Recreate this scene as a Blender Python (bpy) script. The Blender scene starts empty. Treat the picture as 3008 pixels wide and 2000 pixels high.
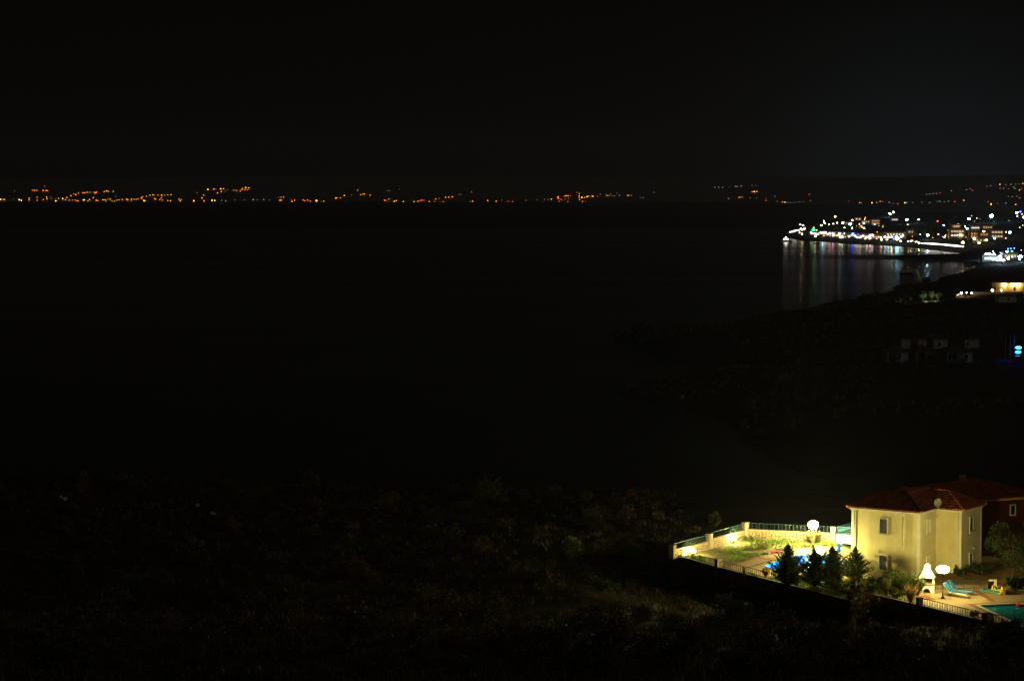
import bpy, math, random
import numpy as np
from mathutils import Vector, Matrix
from mathutils.geometry import tessellate_polygon

R = random.Random(7)
scene = bpy.context.scene
COL = scene.collection

# ------------------------------------------------------------------ camera
FOC, CX, CY, HY = 6980.0, 1504.0, 1000.0, 540.0
CAM_Z = 60.0
PITCH = math.atan((CY - HY) / FOC)
cd = bpy.data.cameras.new('camera')
cam = bpy.data.objects.new('camera', cd)
COL.objects.link(cam)
cam.location = (0, 0, CAM_Z)
cam.rotation_euler = (math.pi / 2 - PITCH, 0, 0)
cd.sensor_width = 36.0
cd.lens = FOC / 3008.0 * 36.0
cd.clip_start = 0.5
cd.clip_end = 90000.0
scene.camera = cam

# ------------------------------------------------------------------ render settings
scene.render.engine = 'CYCLES'
cy = scene.cycles
cy.use_denoising = True
try:
    cy.denoiser = 'OPENIMAGEDENOISE'
except Exception:
    pass
cy.use_adaptive_sampling = False
cy.max_bounces = 5
cy.diffuse_bounces = 2
cy.glossy_bounces = 2
cy.transmission_bounces = 2
cy.transparent_max_bounces = 10
cy.volume_bounces = 0
cy.sample_clamp_direct = 0.0
cy.sample_clamp_indirect = 3.0
cy.use_light_tree = True
vs = scene.view_settings
vs.view_transform = 'Standard'
vs.look = 'None'
vs.exposure = 0.0
vs.gamma = 1.0
vs.use_curve_mapping = False

# ------------------------------------------------------------------ world: night sky with the glow of the resort
MOON_EL, MOON_AZ = math.radians(26), math.radians(116)
w = bpy.data.worlds.new('World')
scene.world = w
w.use_nodes = True
nt = w.node_tree
nt.nodes.clear()
wo = nt.nodes.new('ShaderNodeOutputWorld')
bg = nt.nodes.new('ShaderNodeBackground')
bg.inputs['Strength'].default_value = 0.05
sky = nt.nodes.new('ShaderNodeTexSky')
sky.sky_type = 'NISHITA'
sky.sun_disc = False
sky.sun_elevation = MOON_EL
sky.sun_rotation = MOON_AZ
tint = nt.nodes.new('ShaderNodeMix'); tint.data_type = 'RGBA'; tint.blend_type = 'MULTIPLY'
tint.inputs['Factor'].default_value = 1.0
tint.inputs['B'].default_value = (0.0054, 0.0040, 0.0028, 1)
nt.links.new(sky.outputs['Color'], tint.inputs['A'])
tc = nt.nodes.new('ShaderNodeTexCoord')
dot = nt.nodes.new('ShaderNodeVectorMath'); dot.operation = 'DOT_PRODUCT'
gd = Vector((0.175, 1.0, -0.022)).normalized()
dot.inputs[1].default_value = gd
nt.links.new(tc.outputs['Generated'], dot.inputs[0])
cl = nt.nodes.new('ShaderNodeMath'); cl.operation = 'MAXIMUM'; cl.inputs[1].default_value = 0.0
nt.links.new(dot.outputs['Value'], cl.inputs[0])
pw = nt.nodes.new('ShaderNodeMath'); pw.operation = 'POWER'; pw.inputs[1].default_value = 520.0
nt.links.new(cl.outputs[0], pw.inputs[0])
gl = nt.nodes.new('ShaderNodeMix'); gl.data_type = 'RGBA'; gl.blend_type = 'ADD'
gl.inputs['B'].default_value = (0.11, 0.18, 0.235, 1)
nt.links.new(pw.outputs[0], gl.inputs['Factor'])
nt.links.new(tint.outputs['Result'], gl.inputs['A'])
nt.links.new(gl.outputs['Result'], bg.inputs['Color'])
nt.links.new(bg.outputs[0], wo.inputs['Surface'])

# ------------------------------------------------------------------ moonlight (the only sun lamp)
sl = bpy.data.lights.new('moonlight', 'SUN')
sl.energy = 0.125
sl.angle = math.radians(0.5)
sl.color = (1.0, 0.84, 0.62)
so = bpy.data.objects.new('moonlight', sl)
COL.objects.link(so)
# direction of travel of the light: from behind the camera on the right, down
so.rotation_euler = Vector((-0.85, 0.42, -0.46)).to_track_quat('-Z', 'Y').to_euler()

# ================================================================== helpers
def ray(px, py):
    d = Vector(((px - CX) / FOC, 1.0, -(py - CY) / FOC))
    c, s = math.cos(PITCH), math.sin(PITCH)
    return Vector((d.x, d.y * c + d.z * s, -d.y * s + d.z * c))

def gp(px, py, z):
    """the place at height z that is seen at this spot of the photograph"""
    d = ray(px, py)
    t = (z - CAM_Z) / d.z
    return Vector((d.x * t, d.y * t, z))

def at_d(px, py, dist):
    d = ray(px, py)
    t = dist / d.y
    return Vector((d.x * t, dist, CAM_Z + d.z * t))

MATS = {}
def mat(name, col, rough=0.8, var=0.25, scale=3.0, spec=0.3, bump=0.0, metal=0.0, col2=None, detail=4.0):
    if name in MATS:
        return MATS[name]
    m = bpy.data.materials.new(name)
    m.use_nodes = True
    n = m.node_tree
    b = n.nodes['Principled BSDF']
    b.inputs['Roughness'].default_value = rough
    b.inputs['Specular IOR Level'].default_value = spec
    b.inputs['Metallic'].default_value = metal
    t = n.nodes.new('ShaderNodeTexCoord')
    nz = n.nodes.new('ShaderNodeTexNoise')
    nz.inputs['Scale'].default_value = scale
    nz.inputs['Detail'].default_value = detail
    n.links.new(t.outputs['Object'], nz.inputs['Vector'])
    rp = n.nodes.new('ShaderNodeValToRGB')
    c2 = col2 if col2 else tuple(c * (1 - var) for c in col)
    c1 = col if col2 else tuple(min(1, c * (1 + var * 0.6)) for c in col)
    rp.color_ramp.elements[0].position = 0.32
    rp.color_ramp.elements[1].position = 0.68
    rp.color_ramp.elements[0].color = (*c2, 1)
    rp.color_ramp.elements[1].color = (*c1, 1)
    n.links.new(nz.outputs['Fac'], rp.inputs['Fac'])
    n.links.new(rp.outputs['Color'], b.inputs['Base Color'])
    if bump:
        bp = n.nodes.new('ShaderNodeBump')
        bp.inputs['Strength'].default_value = bump
        bp.inputs['Distance'].default_value = 0.05
        n.links.new(nz.outputs['Fac'], bp.inputs['Height'])
        n.links.new(bp.outputs['Normal'], b.inputs['Normal'])
    MATS[name] = m
    return m

def leafmat(name, c1, c2, trans=0.35, scale=1.5):
    """leaves: colour changes from clump to clump, some light passes through"""
    if name in MATS:
        return MATS[name]
    m = bpy.data.materials.new(name)
    m.use_nodes = True
    n = m.node_tree
    b = n.nodes['Principled BSDF']
    out = n.nodes['Material Output']
    b.inputs['Roughness'].default_value = 0.6
    b.inputs['Specular IOR Level'].default_value = 0.25
    t = n.nodes.new('ShaderNodeTexCoord')
    nz = n.nodes.new('ShaderNodeTexNoise'); nz.inputs['Scale'].default_value = scale; nz.inputs['Detail'].default_value = 3
    n.links.new(t.outputs['Object'], nz.inputs['Vector'])
    oi = n.nodes.new('ShaderNodeObjectInfo')
    ad = n.nodes.new('ShaderNodeMath'); ad.operation = 'MULTIPLY_ADD'
    ad.inputs[1].default_value = 0.35
    n.links.new(oi.outputs['Random'], ad.inputs[0])
    sb = n.nodes.new('ShaderNodeMath'); sb.operation = 'SUBTRACT'; sb.inputs[1].default_value = 0.17
    n.links.new(nz.outputs['Fac'], ad.inputs[2])
    n.links.new(ad.outputs[0], sb.inputs[0])
    rp = n.nodes.new('ShaderNodeValToRGB')
    rp.color_ramp.elements[0].position = 0.35; rp.color_ramp.elements[1].position = 0.65
    rp.color_ramp.elements[0].color = (*c1, 1); rp.color_ramp.elements[1].color = (*c2, 1)
    n.links.new(sb.outputs[0], rp.inputs['Fac'])
    n.links.new(rp.outputs['Color'], b.inputs['Base Color'])
    tr = n.nodes.new('ShaderNodeBsdfTranslucent')
    n.links.new(rp.outputs['Color'], tr.inputs['Color'])
    mx = n.nodes.new('ShaderNodeMixShader'); mx.inputs[0].default_value = trans
    n.links.new(b.outputs[0], mx.inputs[1]); n.links.new(tr.outputs[0], mx.inputs[2])
    n.links.new(mx.outputs[0], out.inputs['Surface'])
    MATS[name] = m
    return m

def emit(name, col, strength, sample=True):
    if name in MATS:
        return MATS[name]
    m = bpy.data.materials.new(name)
    m.use_nodes = True
    b = m.node_tree.nodes['Principled BSDF']
    b.inputs['Base Color'].default_value = (0.8, 0.8, 0.8, 1)
    b.inputs['Emission Color'].default_value = (*col, 1)
    b.inputs['Emission Strength'].default_value = strength
    if not sample:
        m.cycles.emission_sampling = 'NONE'
    MATS[name] = m
    return m

class MB:
    def __init__(s):
        s.v = []; s.f = []; s.m = []
    def add(s, vs_, fs, mi=0):
        o = len(s.v)
        s.v.extend([tuple(p) for p in vs_])
        for q in fs:
            s.f.append(tuple(i + o for i in q)); s.m.append(mi)
        return s
    def box(s, c, size, mi=0, rz=0.0, M=None):
        x, y, z = size[0] / 2, size[1] / 2, size[2] / 2
        pts = [Vector((a * x, b * y, d * z)) for a in (-1, 1) for b in (-1, 1) for d in (-1, 1)]
        if rz:
            Rz = Matrix.Rotation(rz, 3, 'Z'); pts = [Rz @ p for p in pts]
        if M is not None:
            pts = [M @ p for p in pts]
        c = Vector(c)
        return s.add([p + c for p in pts], [(0, 1, 3, 2), (4, 6, 7, 5), (0, 4, 5, 1), (2, 3, 7, 6), (0, 2, 6, 4), (1, 5, 7, 3)], mi)
    def bar(s, p0, p1, r0, r1=None, n=6, mi=0, caps=True):
        r1 = r0 if r1 is None else r1
        p0, p1 = Vector(p0), Vector(p1)
        d = (p1 - p0)
        if d.length < 1e-9:
            return s
        d.normalize()
        a = d.orthogonal().normalized(); b = d.cross(a)
        vv = []
        for p, r in ((p0, r0), (p1, r1)):
            for k in range(n):
                t = 2 * math.pi * k / n
                vv.append(p + (a * math.cos(t) + b * math.sin(t)) * r)
        ff = [(k, (k + 1) % n, n + (k + 1) % n, n + k) for k in range(n)]
        if caps:
            ff += [tuple(range(n - 1, -1, -1)), tuple(range(n, 2 * n))]
        return s.add(vv, ff, mi)
    def tube(s, pts, r, n=6, mi=0):
        for a, b in zip(pts[:-1], pts[1:]):
            s.bar(a, b, r, r, n, mi)
        return s
    def lathe(s, prof, c=(0, 0, 0), n=16, mi=0):
        c = Vector(c); vv = []; ff = []
        for (r, z) in prof:
            for k in range(n):
                t = 2 * math.pi * k / n
                vv.append(c + Vector((r * math.cos(t), r * math.sin(t), z)))
        for i in range(len(prof) - 1):
            for k in range(n):
                ff.append((i * n + k, i * n + (k + 1) % n, (i + 1) * n + (k + 1) % n, (i + 1) * n + k))
        return s.add(vv, ff, mi)
    def ball(s, c, r, n=12, m=7, mi=0, sz=1.0):
        prof = [(max(1e-4, r * math.sin(math.pi * i / m)), -r * sz * math.cos(math.pi * i / m)) for i in range(m + 1)]
        return s.lathe(prof, c, n, mi)
    def torus(s, c, R0, r, n=18, m=7, mi=0, M=None):
        vv = []; ff = []
        for i in range(n):
            a = 2 * math.pi * i / n
            for j in range(m):
                b = 2 * math.pi * j / m
                p = Vector(((R0 + r * math.cos(b)) * math.cos(a), (R0 + r * math.cos(b)) * math.sin(a), r * math.sin(b)))
                if M is not None:
                    p = M @ p
                vv.append(Vector(c) + p)
        for i in range(n):
            for j in range(m):
                ff.append((i * m + j, ((i + 1) % n) * m + j, ((i + 1) % n) * m + (j + 1) % m, i * m + (j + 1) % m))
        return s.add(vv, ff, mi)
    def prism(s, poly, z0, z1, mi=0, top=True, bottom=True):
        n = len(poly)
        vv = [(p[0], p[1], z0) for p in poly] + [(p[0], p[1], z1) for p in poly]
        ff = [(i, (i + 1) % n, n + (i + 1) % n, n + i) for i in range(n)]
        s.add(vv, ff, mi)
        tri = tessellate_polygon([[Vector((p[0], p[1], 0)) for p in poly]])
        if top:
            s.add([(p[0], p[1], z1) for p in poly], tri, mi)
        if bottom:
            s.add([(p[0], p[1], z0) for p in poly], [t[::-1] for t in tri], mi)
        return s
    def sheet(s, outer, holes, z, mi=0):
        loops = [[Vector((p[0], p[1], 0)) for p in outer]] + [[Vector((p[0], p[1], 0)) for p in h] for h in holes]
        flat = [p for l in loops for p in l]
        tri = tessellate_polygon(loops)
        out = []
        for t in tri:
            a, b, c = (flat[i] for i in t)
            if (b - a).cross(c - a).z < 0:
                t = t[::-1]
            out.append(t)
        return s.add([(p.x, p.y, z) for p in flat], out, mi)
    def mesh(s, name, mats, smooth=False):
        me = bpy.data.meshes.new(name)
        me.from_pydata(s.v, [], s.f)
        if not isinstance(mats, (list, tuple)):
            mats = [mats]
        for m in mats:
            me.materials.append(m)
        if len(mats) > 1:
            me.polygons.foreach_set('material_index', s.m)
        if smooth:
            me.polygons.foreach_set('use_smooth', [True] * len(s.f))
        me.update()
        return me
    def build(s, name, mats, parent=None, smooth=False, loc=None):
        o = bpy.data.objects.new(name, s.mesh(name, mats, smooth))
        COL.objects.link(o)
        if parent is not None:
            o.parent = parent
        if loc is not None:
            o.location = loc
        return o

def tag(o, label=None, cat=None, group=None, kind=None):
    if label: o['label'] = label
    if cat: o['category'] = cat
    if group: o['group'] = group
    if kind: o['kind'] = kind
    return o

def thing(name, label, cat, loc=(0, 0, 0), rz=0.0, group=None):
    o = bpy.data.objects.new(name, None)
    COL.objects.link(o)
    o.location = loc
    o.rotation_euler = (0, 0, rz)
    return tag(o, label, cat, group)

def inst(name, me, parent=None, loc=None, rz=None, scale=None):
    o = bpy.data.objects.new(name, me)
    COL.objects.link(o)
    if parent is not None: o.parent = parent
    if loc is not None: o.location = loc
    if rz is not None: o.rotation_euler = (0, 0, rz)
    if scale is not None: o.scale = scale if isinstance(scale, (tuple, list)) else (scale,) * 3
    return o

def copy_tree(o, parent=None):
    c = o.copy()
    COL.objects.link(c)
    if parent is not None: c.parent = parent
    for ch in list(o.children):
        copy_tree(ch, c)
    return c

def struct(name, mb, mats, smooth=False):
    return tag(mb.build(name, mats, None, smooth), kind='structure')

# ================================================================== materials
M_dry = mat('dry_soil', (0.16, 0.11, 0.06), 0.95, 0.4, 0.35, 0.1)
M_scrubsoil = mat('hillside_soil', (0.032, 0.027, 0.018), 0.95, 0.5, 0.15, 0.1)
M_rock = mat('pale_rock', (0.28, 0.25, 0.2), 0.9, 0.35, 1.3, 0.2, bump=0.4)
M_lawn = mat('lawn_soil', (0.13, 0.14, 0.05), 0.95, 0.4, 0.8, 0.1, col2=(0.22, 0.15, 0.07))
M_deck = mat('beige_paving', (0.43, 0.30, 0.165), 0.8, 0.22, 4.0, 0.2, bump=0.3, detail=8)
M_band = mat('terracotta_paving', (0.27, 0.115, 0.055), 0.8, 0.3, 3.0, 0.2)
M_coping = mat('pale_coping', (0.55, 0.48, 0.36), 0.7, 0.12, 3.0, 0.3)
def render_mat(name, col, stain):
    """lime render: cloudy mottling and runs of dirt down the wall"""
    m = mat(name, col, 0.9, 0.12, 0.9, 0.15, detail=9)
    n = m.node_tree; b = n.nodes['Principled BSDF']
    base = b.inputs['Base Color'].links[0].from_socket
    t = n.nodes.new('ShaderNodeTexCoord'); mp = n.nodes.new('ShaderNodeMapping'); mp.inputs['Scale'].default_value = (1.9, 1.9, 0.4)
    n.links.new(t.outputs['Object'], mp.inputs['Vector'])
    nz = n.nodes.new('ShaderNodeTexNoise'); nz.inputs['Scale'].default_value = 1.0; nz.inputs['Detail'].default_value = 6
    n.links.new(mp.outputs[0], nz.inputs['Vector'])
    n2 = n.nodes.new('ShaderNodeTexNoise'); n2.inputs['Scale'].default_value = 0.35; n2.inputs['Detail'].default_value = 4
    n.links.new(t.outputs['Object'], n2.inputs['Vector'])
    mu = n.nodes.new('ShaderNodeMath'); mu.operation = 'MULTIPLY'
    n.links.new(nz.outputs['Fac'], mu.inputs[0]); n.links.new(n2.outputs['Fac'], mu.inputs[1])
    r = n.nodes.new('ShaderNodeMapRange'); r.inputs['From Min'].default_value = 0.2; r.inputs['From Max'].default_value = 0.42; r.inputs['To Max'].default_value = 0.42
    n.links.new(mu.outputs[0], r.inputs['Value'])
    mx = n.nodes.new('ShaderNodeMix'); mx.data_type = 'RGBA'
    mx.inputs['B'].default_value = (*stain, 1)
    n.links.new(r.outputs[0], mx.inputs['Factor']); n.links.new(base, mx.inputs['A'])
    n.links.new(mx.outputs['Result'], b.inputs['Base Color'])
    return m
M_wall = render_mat('cream_render', (0.77, 0.67, 0.35), (0.54, 0.46, 0.23))
M_trim = mat('white_trim', (0.79, 0.75, 0.60), 0.8, 0.08, 2.0, 0.2)
M_white = mat('white_paint', (0.8, 0.78, 0.72), 0.75, 0.08, 2.0, 0.2)
M_shutter = mat('blue_grey_shutter', (0.11, 0.115, 0.165), 0.6, 0.15, 3.0, 0.3)
M_tile = mat('roof_tile', (0.60, 0.175, 0.06), 0.8, 0.4, 1.6, 0.2, detail=8)
M_stone = mat('wall_stone', (0.42, 0.32, 0.19), 0.9, 0.35, 2.5, 0.15, bump=0.4, col2=(0.30, 0.22, 0.13))
M_mortar = mat('mortar', (0.17, 0.125, 0.07), 0.95, 0.25, 3.0, 0.1)
M_conc = mat('grey_concrete', (0.20, 0.17, 0.13), 0.95, 0.35, 0.7, 0.1)
M_rail = mat('green_metal', (0.010, 0.032, 0.029), 0.5, 0.2, 5.0, 0.3)
M_teal = mat('teal_metal', (0.07, 0.26, 0.40), 0.45, 0.15, 5.0, 0.4)
M_dark = mat('dark_metal', (0.03, 0.028, 0.025), 0.5, 0.2, 5.0, 0.4)
M_alu = mat('pale_metal', (0.5, 0.5, 0.47), 0.4, 0.1, 5.0, 0.5, metal=0.6)
M_blue = mat('blue_canvas', (0.04, 0.26, 0.52), 0.7, 0.15, 3.0, 0.2)
M_canvas = mat('lounger_canvas', (0.02, 0.14, 0.30), 0.7, 0.15, 3.0, 0.2)
M_pooltile = mat('blue_pool_tile', (0.015, 0.40, 0.88), 0.4, 0.25, 1.2, 0.4)
M_pooltile2 = mat('teal_pool_tile', (0.06, 0.42, 0.55), 0.5, 0.25, 1.0, 0.3)
M_redwall = mat('red_render', (0.10, 0.02, 0.012), 0.9, 0.2, 0.5, 0.1)
M_bark = mat('bark', (0.10, 0.07, 0.045), 0.95, 0.4, 6.0, 0.1)
M_glassdark = mat('dark_glass', (0.012, 0.013, 0.016), 0.15, 0.1, 3.0, 0.5)
L_con = leafmat('conifer_leaf', (0.04, 0.058, 0.018), (0.085, 0.105, 0.032), 0.22)
L_bush = leafmat('bush_leaf', (0.075, 0.105, 0.022), (0.16, 0.19, 0.05), 0.35)
L_tree = leafmat('tree_leaf', (0.03, 0.055, 0.018), (0.07, 0.10, 0.03), 0.3)
L_scrub = leafmat('scrub_leaf', (0.036, 0.045, 0.016), (0.085, 0.08, 0.03), 0.3)
L_scrubd = leafmat('dry_scrub_leaf', (0.06, 0.043, 0.018), (0.135, 0.088, 0.034), 0.3)
L_grass = leafmat('grass_blade', (0.08, 0.17, 0.015), (0.22, 0.30, 0.05), 0.4, 0.6)
L_drygrass = leafmat('dry_grass_blade', (0.48, 0.28, 0.08), (0.62, 0.40, 0.15), 0.35, 2.0)
L_tallgrass = leafmat('tall_grass_blade', (0.20, 0.21, 0.07), (0.38, 0.33, 0.14), 0.35, 2.0)
WARM = (1.0, 0.86, 0.31)
E_globe = emit('lit_globe', WARM, 350)
E_flood = emit('lit_flood', WARM, 1150)

# ================================================================== terrain
def poly_sdf(P, X, Y):
    """signed distance to polygon, positive inside"""
    P = np.asarray(P, float)
    d2 = np.full(X.shape, 1e18); inside = np.zeros(X.shape, bool)
    n = len(P)
    for i in range(n):
        a = P[i]; b = P[(i + 1) % n]
        e = b - a
        wx, wy = X - a[0], Y - a[1]
        t = np.clip((wx * e[0] + wy * e[1]) / (e @ e + 1e-9), 0, 1)
        dx, dy = wx - e[0] * t, wy - e[1] * t
        d2 = np.minimum(d2, dx * dx + dy * dy)
        c = ((a[1] <= Y) & (b[1] > Y)) | ((b[1] <= Y) & (a[1] > Y))
        with np.errstate(divide='ignore', invalid='ignore'):
            xi = a[0] + (Y - a[1]) / (b[1] - a[1] + 1e-12) * e[0]
        inside ^= c & (X < xi)
    d = np.sqrt(d2)
    return np.where(inside, d, -d)

def vnoise(X, Y, s, seed=0):
    """smooth value noise"""
    rs = np.random.RandomState(seed)
    T = rs.rand(64, 64)
    x = X / s; y = Y / s
    i = np.floor(x).astype(int); j = np.floor(y).astype(int)
    fx = x - i; fy = y - j
    fx = fx * fx * (3 - 2 * fx); fy = fy * fy * (3 - 2 * fy)
    g = lambda a, b: T[a % 64, b % 64]
    return (g(i, j) * (1 - fx) + g(i + 1, j) * fx) * (1 - fy) + (g(i, j + 1) * (1 - fx) + g(i + 1, j + 1) * fx) * fy

def sea(px, py):
    p = gp(px, py, 0.0)
    return (p.x, p.y)

COAST = [(-700, -200), (-700, 330), (-300, 335), (-100, 330), (0, 320), (28, 330), (48, 400), (62, 470)]
COAST += [sea(*q) for q in ((2293, 1337), (2209, 1299), (2124, 1253), (2060, 1219), (1954, 1176), (1830, 1155), (1955, 1143),
    (2030, 1136), (2141, 1132), (2166, 1133), (2240, 1112), (2278, 1092), (2268, 1072), (2200, 1058), (2100, 1047), (1990, 1045), (1870, 1028),
    (1808, 997), (1850, 988), (1962, 983), (2000, 1000), (2090, 998), (2140, 966), (2230, 948), (2330, 932), (2440, 902), (2530, 878), (2600, 862),
    (2660, 855), (2700, 843), (2760, 818), (2850, 795), (2885, 778), (2800, 766), (2700, 758), (2580, 757), (2690, 751), (2850, 747), (2800, 742),
    (2720, 733), (2640, 725), (2550, 720), (2450, 714), (2350, 706), (2312, 699), (2300, 690), (2340, 668))]
COAST += [(520, 4000), (760, 4700), (1300, 5400), (3500, 5600), (3500, -200)]

Z_T = 27.0
G = lambda px, py, z=Z_T: gp(px, py, z)
# the plot of the villas, flat
FW = [G(1970, 1629), G(2096, 1665), G(2304, 1717), G(2498, 1767)]          # front wall, left plot
FR = [G(2523, 1739), G(2689, 1778), G(2875, 1823), G(2995, 1843), G(3160, 1865)]   # front wall, right plot
PW3 = gp(2190, 1557, 27.8); PW4 = gp(2450, 1567, 27.8)
PW1 = gp(1976, 1624, 27.6); PW2 = gp(2084, 1591, 27.7)
PLOT = [(FW[0].x, FW[0].y), (PW3.x, PW3.y), (PW4.x, PW4.y), (48, 222), (70, 215), (70, 168), (FR[4].x, FR[4].y), (FR[3].x, FR[3].y), (FR[2].x, FR[2].y),
        (FR[1].x, FR[1].y), (FR[0].x, FR[0].y), (FW[3].x, FW[3].y), (FW[2].x, FW[2].y), (FW[1].x, FW[1].y)]

def sstep(a, b, x):
    t = np.clip((x - a) / (b - a), 0, 1)
    return t * t * (3 - 2 * t)

def height(X, Y):
    X = np.asarray(X, float); Y = np.asarray(Y, float)
    sd = poly_sdf(COAST, X, Y)
    far = np.clip(Y / 900, 0.3, 2.0)
    sd = sd + far * (14 * (vnoise(X, Y, 37, 31) - 0.5) + 8 * (vnoise(X, Y, 13, 32) - 0.5)) * (Y < 1500)
    n1 = vnoise(X, Y, 60, 1) - 0.5; n2 = vnoise(X, Y, 22, 2) - 0.5; n3 = vnoise(X, Y, 7, 3) - 0.5
    # low coast beyond the bluff
    coast = 0.5 + 6.0 * (1 - np.exp(-np.maximum(sd, 0) / 14.0)) + 9.0 * (1 - np.exp(-np.maximum(sd, 0) / 170.0)) + 3.0 * n1 + 1.5 * n2 * sstep(0, 20, sd)
    town = 1.0 + np.maximum(sd, 0) * 0.043 + 1.5 * n1
    beach = 0.6 + np.maximum(sd, 0) * 0.05
    tt = sstep(1500, 2000, Y)
    coast = coast * (1 - 0.55 * sstep(1000, 1250, Y))
    low = coast * (1 - tt) + np.minimum(town, 34) * tt
    bb = sstep(1380, 1560, Y) * (1 - sstep(1900, 2150, Y))
    low = low * (1 - bb) + np.minimum(beach, low) * bb
    # hillside of the viewer
    edge = 262 + 10 * (vnoise(X, X * 0 + 5, 25, 4) - 0.5) - X * 0.18 + 6 * n2
    hill = 26.3 + np.maximum(0, 188 - Y) * 0.135 + 1.2 * n1 + 1.0 * n2 + 0.5 * n3
    k = sstep(0, 60, Y - edge)
    z = hill * (1 - k) + np.minimum(hill, low) * k
    z = np.where(sd < 0, np.maximum(-4.0, sd * 0.4 - 0.3), z)
    # near the plot: a dip under the front wall, flat inside
    pd = poly_sdf(PLOT, X, Y)
    front = (pd < 0) & (pd > -14) & (Y < 214)
    dip = 25.0 + 0.6 * n2 + np.maximum(0, -pd - 3.0) * 0.11
    z = np.where(front, np.minimum(z, dip), z)
    z = np.where(pd > -0.4, 26.2, z)
    return z

def hgt(x, y):
    return float(height(np.array([x]), np.array([y]))[0])

def far_shore(U):
    return 8054.0 - 2900.0 * sstep(0.09, 0.19, U)

def far_height(X, Y):
    U = X / Y
    ds = far_shore(U)
    n = vnoise(X, Y, 900, 9) - 0.5
    n2 = vnoise(X, Y, 260, 10) - 0.5
    return np.minimum((Y - ds) * 0.05, 82) + np.where(Y > ds + 150, 22 * n + 6 * n2, 0) * np.clip((Y - ds) / 800, 0, 1)

DS = np.concatenate([np.geomspace(12, 130, 60, endpoint=False), np.geomspace(130, 300, 170, endpoint=False), np.geomspace(300, 5600, 250)])
US = np.concatenate([np.linspace(-0.75, -0.24, 40, endpoint=False), np.linspace(-0.24, 0.24, 360), np.linspace(0.24, 0.8, 42)[1:]])
DD, UU = np.meshgrid(DS, US, indexing='ij')
XX = UU * DD
ZZ = height(XX, DD)

def grid_mesh(name, X, Y, Z, m, keep=None):
    nr, nc = X.shape
    idx = np.arange(nr * nc).reshape(nr, nc)
    q = np.stack([idx[:-1, :-1], idx[:-1, 1:], idx[1:, 1:], idx[1:, :-1]], -1).reshape(-1, 4)
    if keep is not None:
        kk = (keep[:-1, :-1] | keep[:-1, 1:] | keep[1:, 1:] | keep[1:, :-1]).reshape(-1)
        q = q[kk]
    co = np.stack([X, Y, Z], -1).reshape(-1, 3)
    used = np.zeros(len(co), bool); used[q.reshape(-1)] = True
    re = np.cumsum(used) - 1
    co = co[used]; q = re[q]
    me = bpy.data.meshes.new(name)
    me.vertices.add(len(co)); me.vertices.foreach_set('co', co.astype(np.float32).ravel())
    me.loops.add(q.size); me.loops.foreach_set('vertex_index', q.astype(np.int32).ravel())
    me.polygons.add(len(q))
    me.polygons.foreach_set('loop_start', np.arange(0, q.size, 4, dtype=np.int32))
    me.polygons.foreach_set('use_smooth', np.ones(len(q), bool))
    me.materials.append(m)
    me.update(calc_edges=True)
    o = bpy.data.objects.new(name, me)
    COL.objects.link(o)
    return tag(o, kind='structure')

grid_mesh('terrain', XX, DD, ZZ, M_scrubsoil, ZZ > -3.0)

fd = np.concatenate([np.linspace(4900, 9000, 70), np.linspace(9060, 10500, 14)])
fu = np.linspace(-0.5, 0.5, 160)
FD, FU = np.meshgrid(fd, fu, indexing='ij')
FX = FU * FD
FZ = far_height(FX, FD)
FZ = np.maximum(FZ, -20)
M_hill = mat('far_hill_soil', (0.15, 0.155, 0.14), 0.95, 0.3, 0.01, 0.1)
grid_mesh('hills', FX, FD, FZ, M_hill, FZ > -15)

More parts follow.
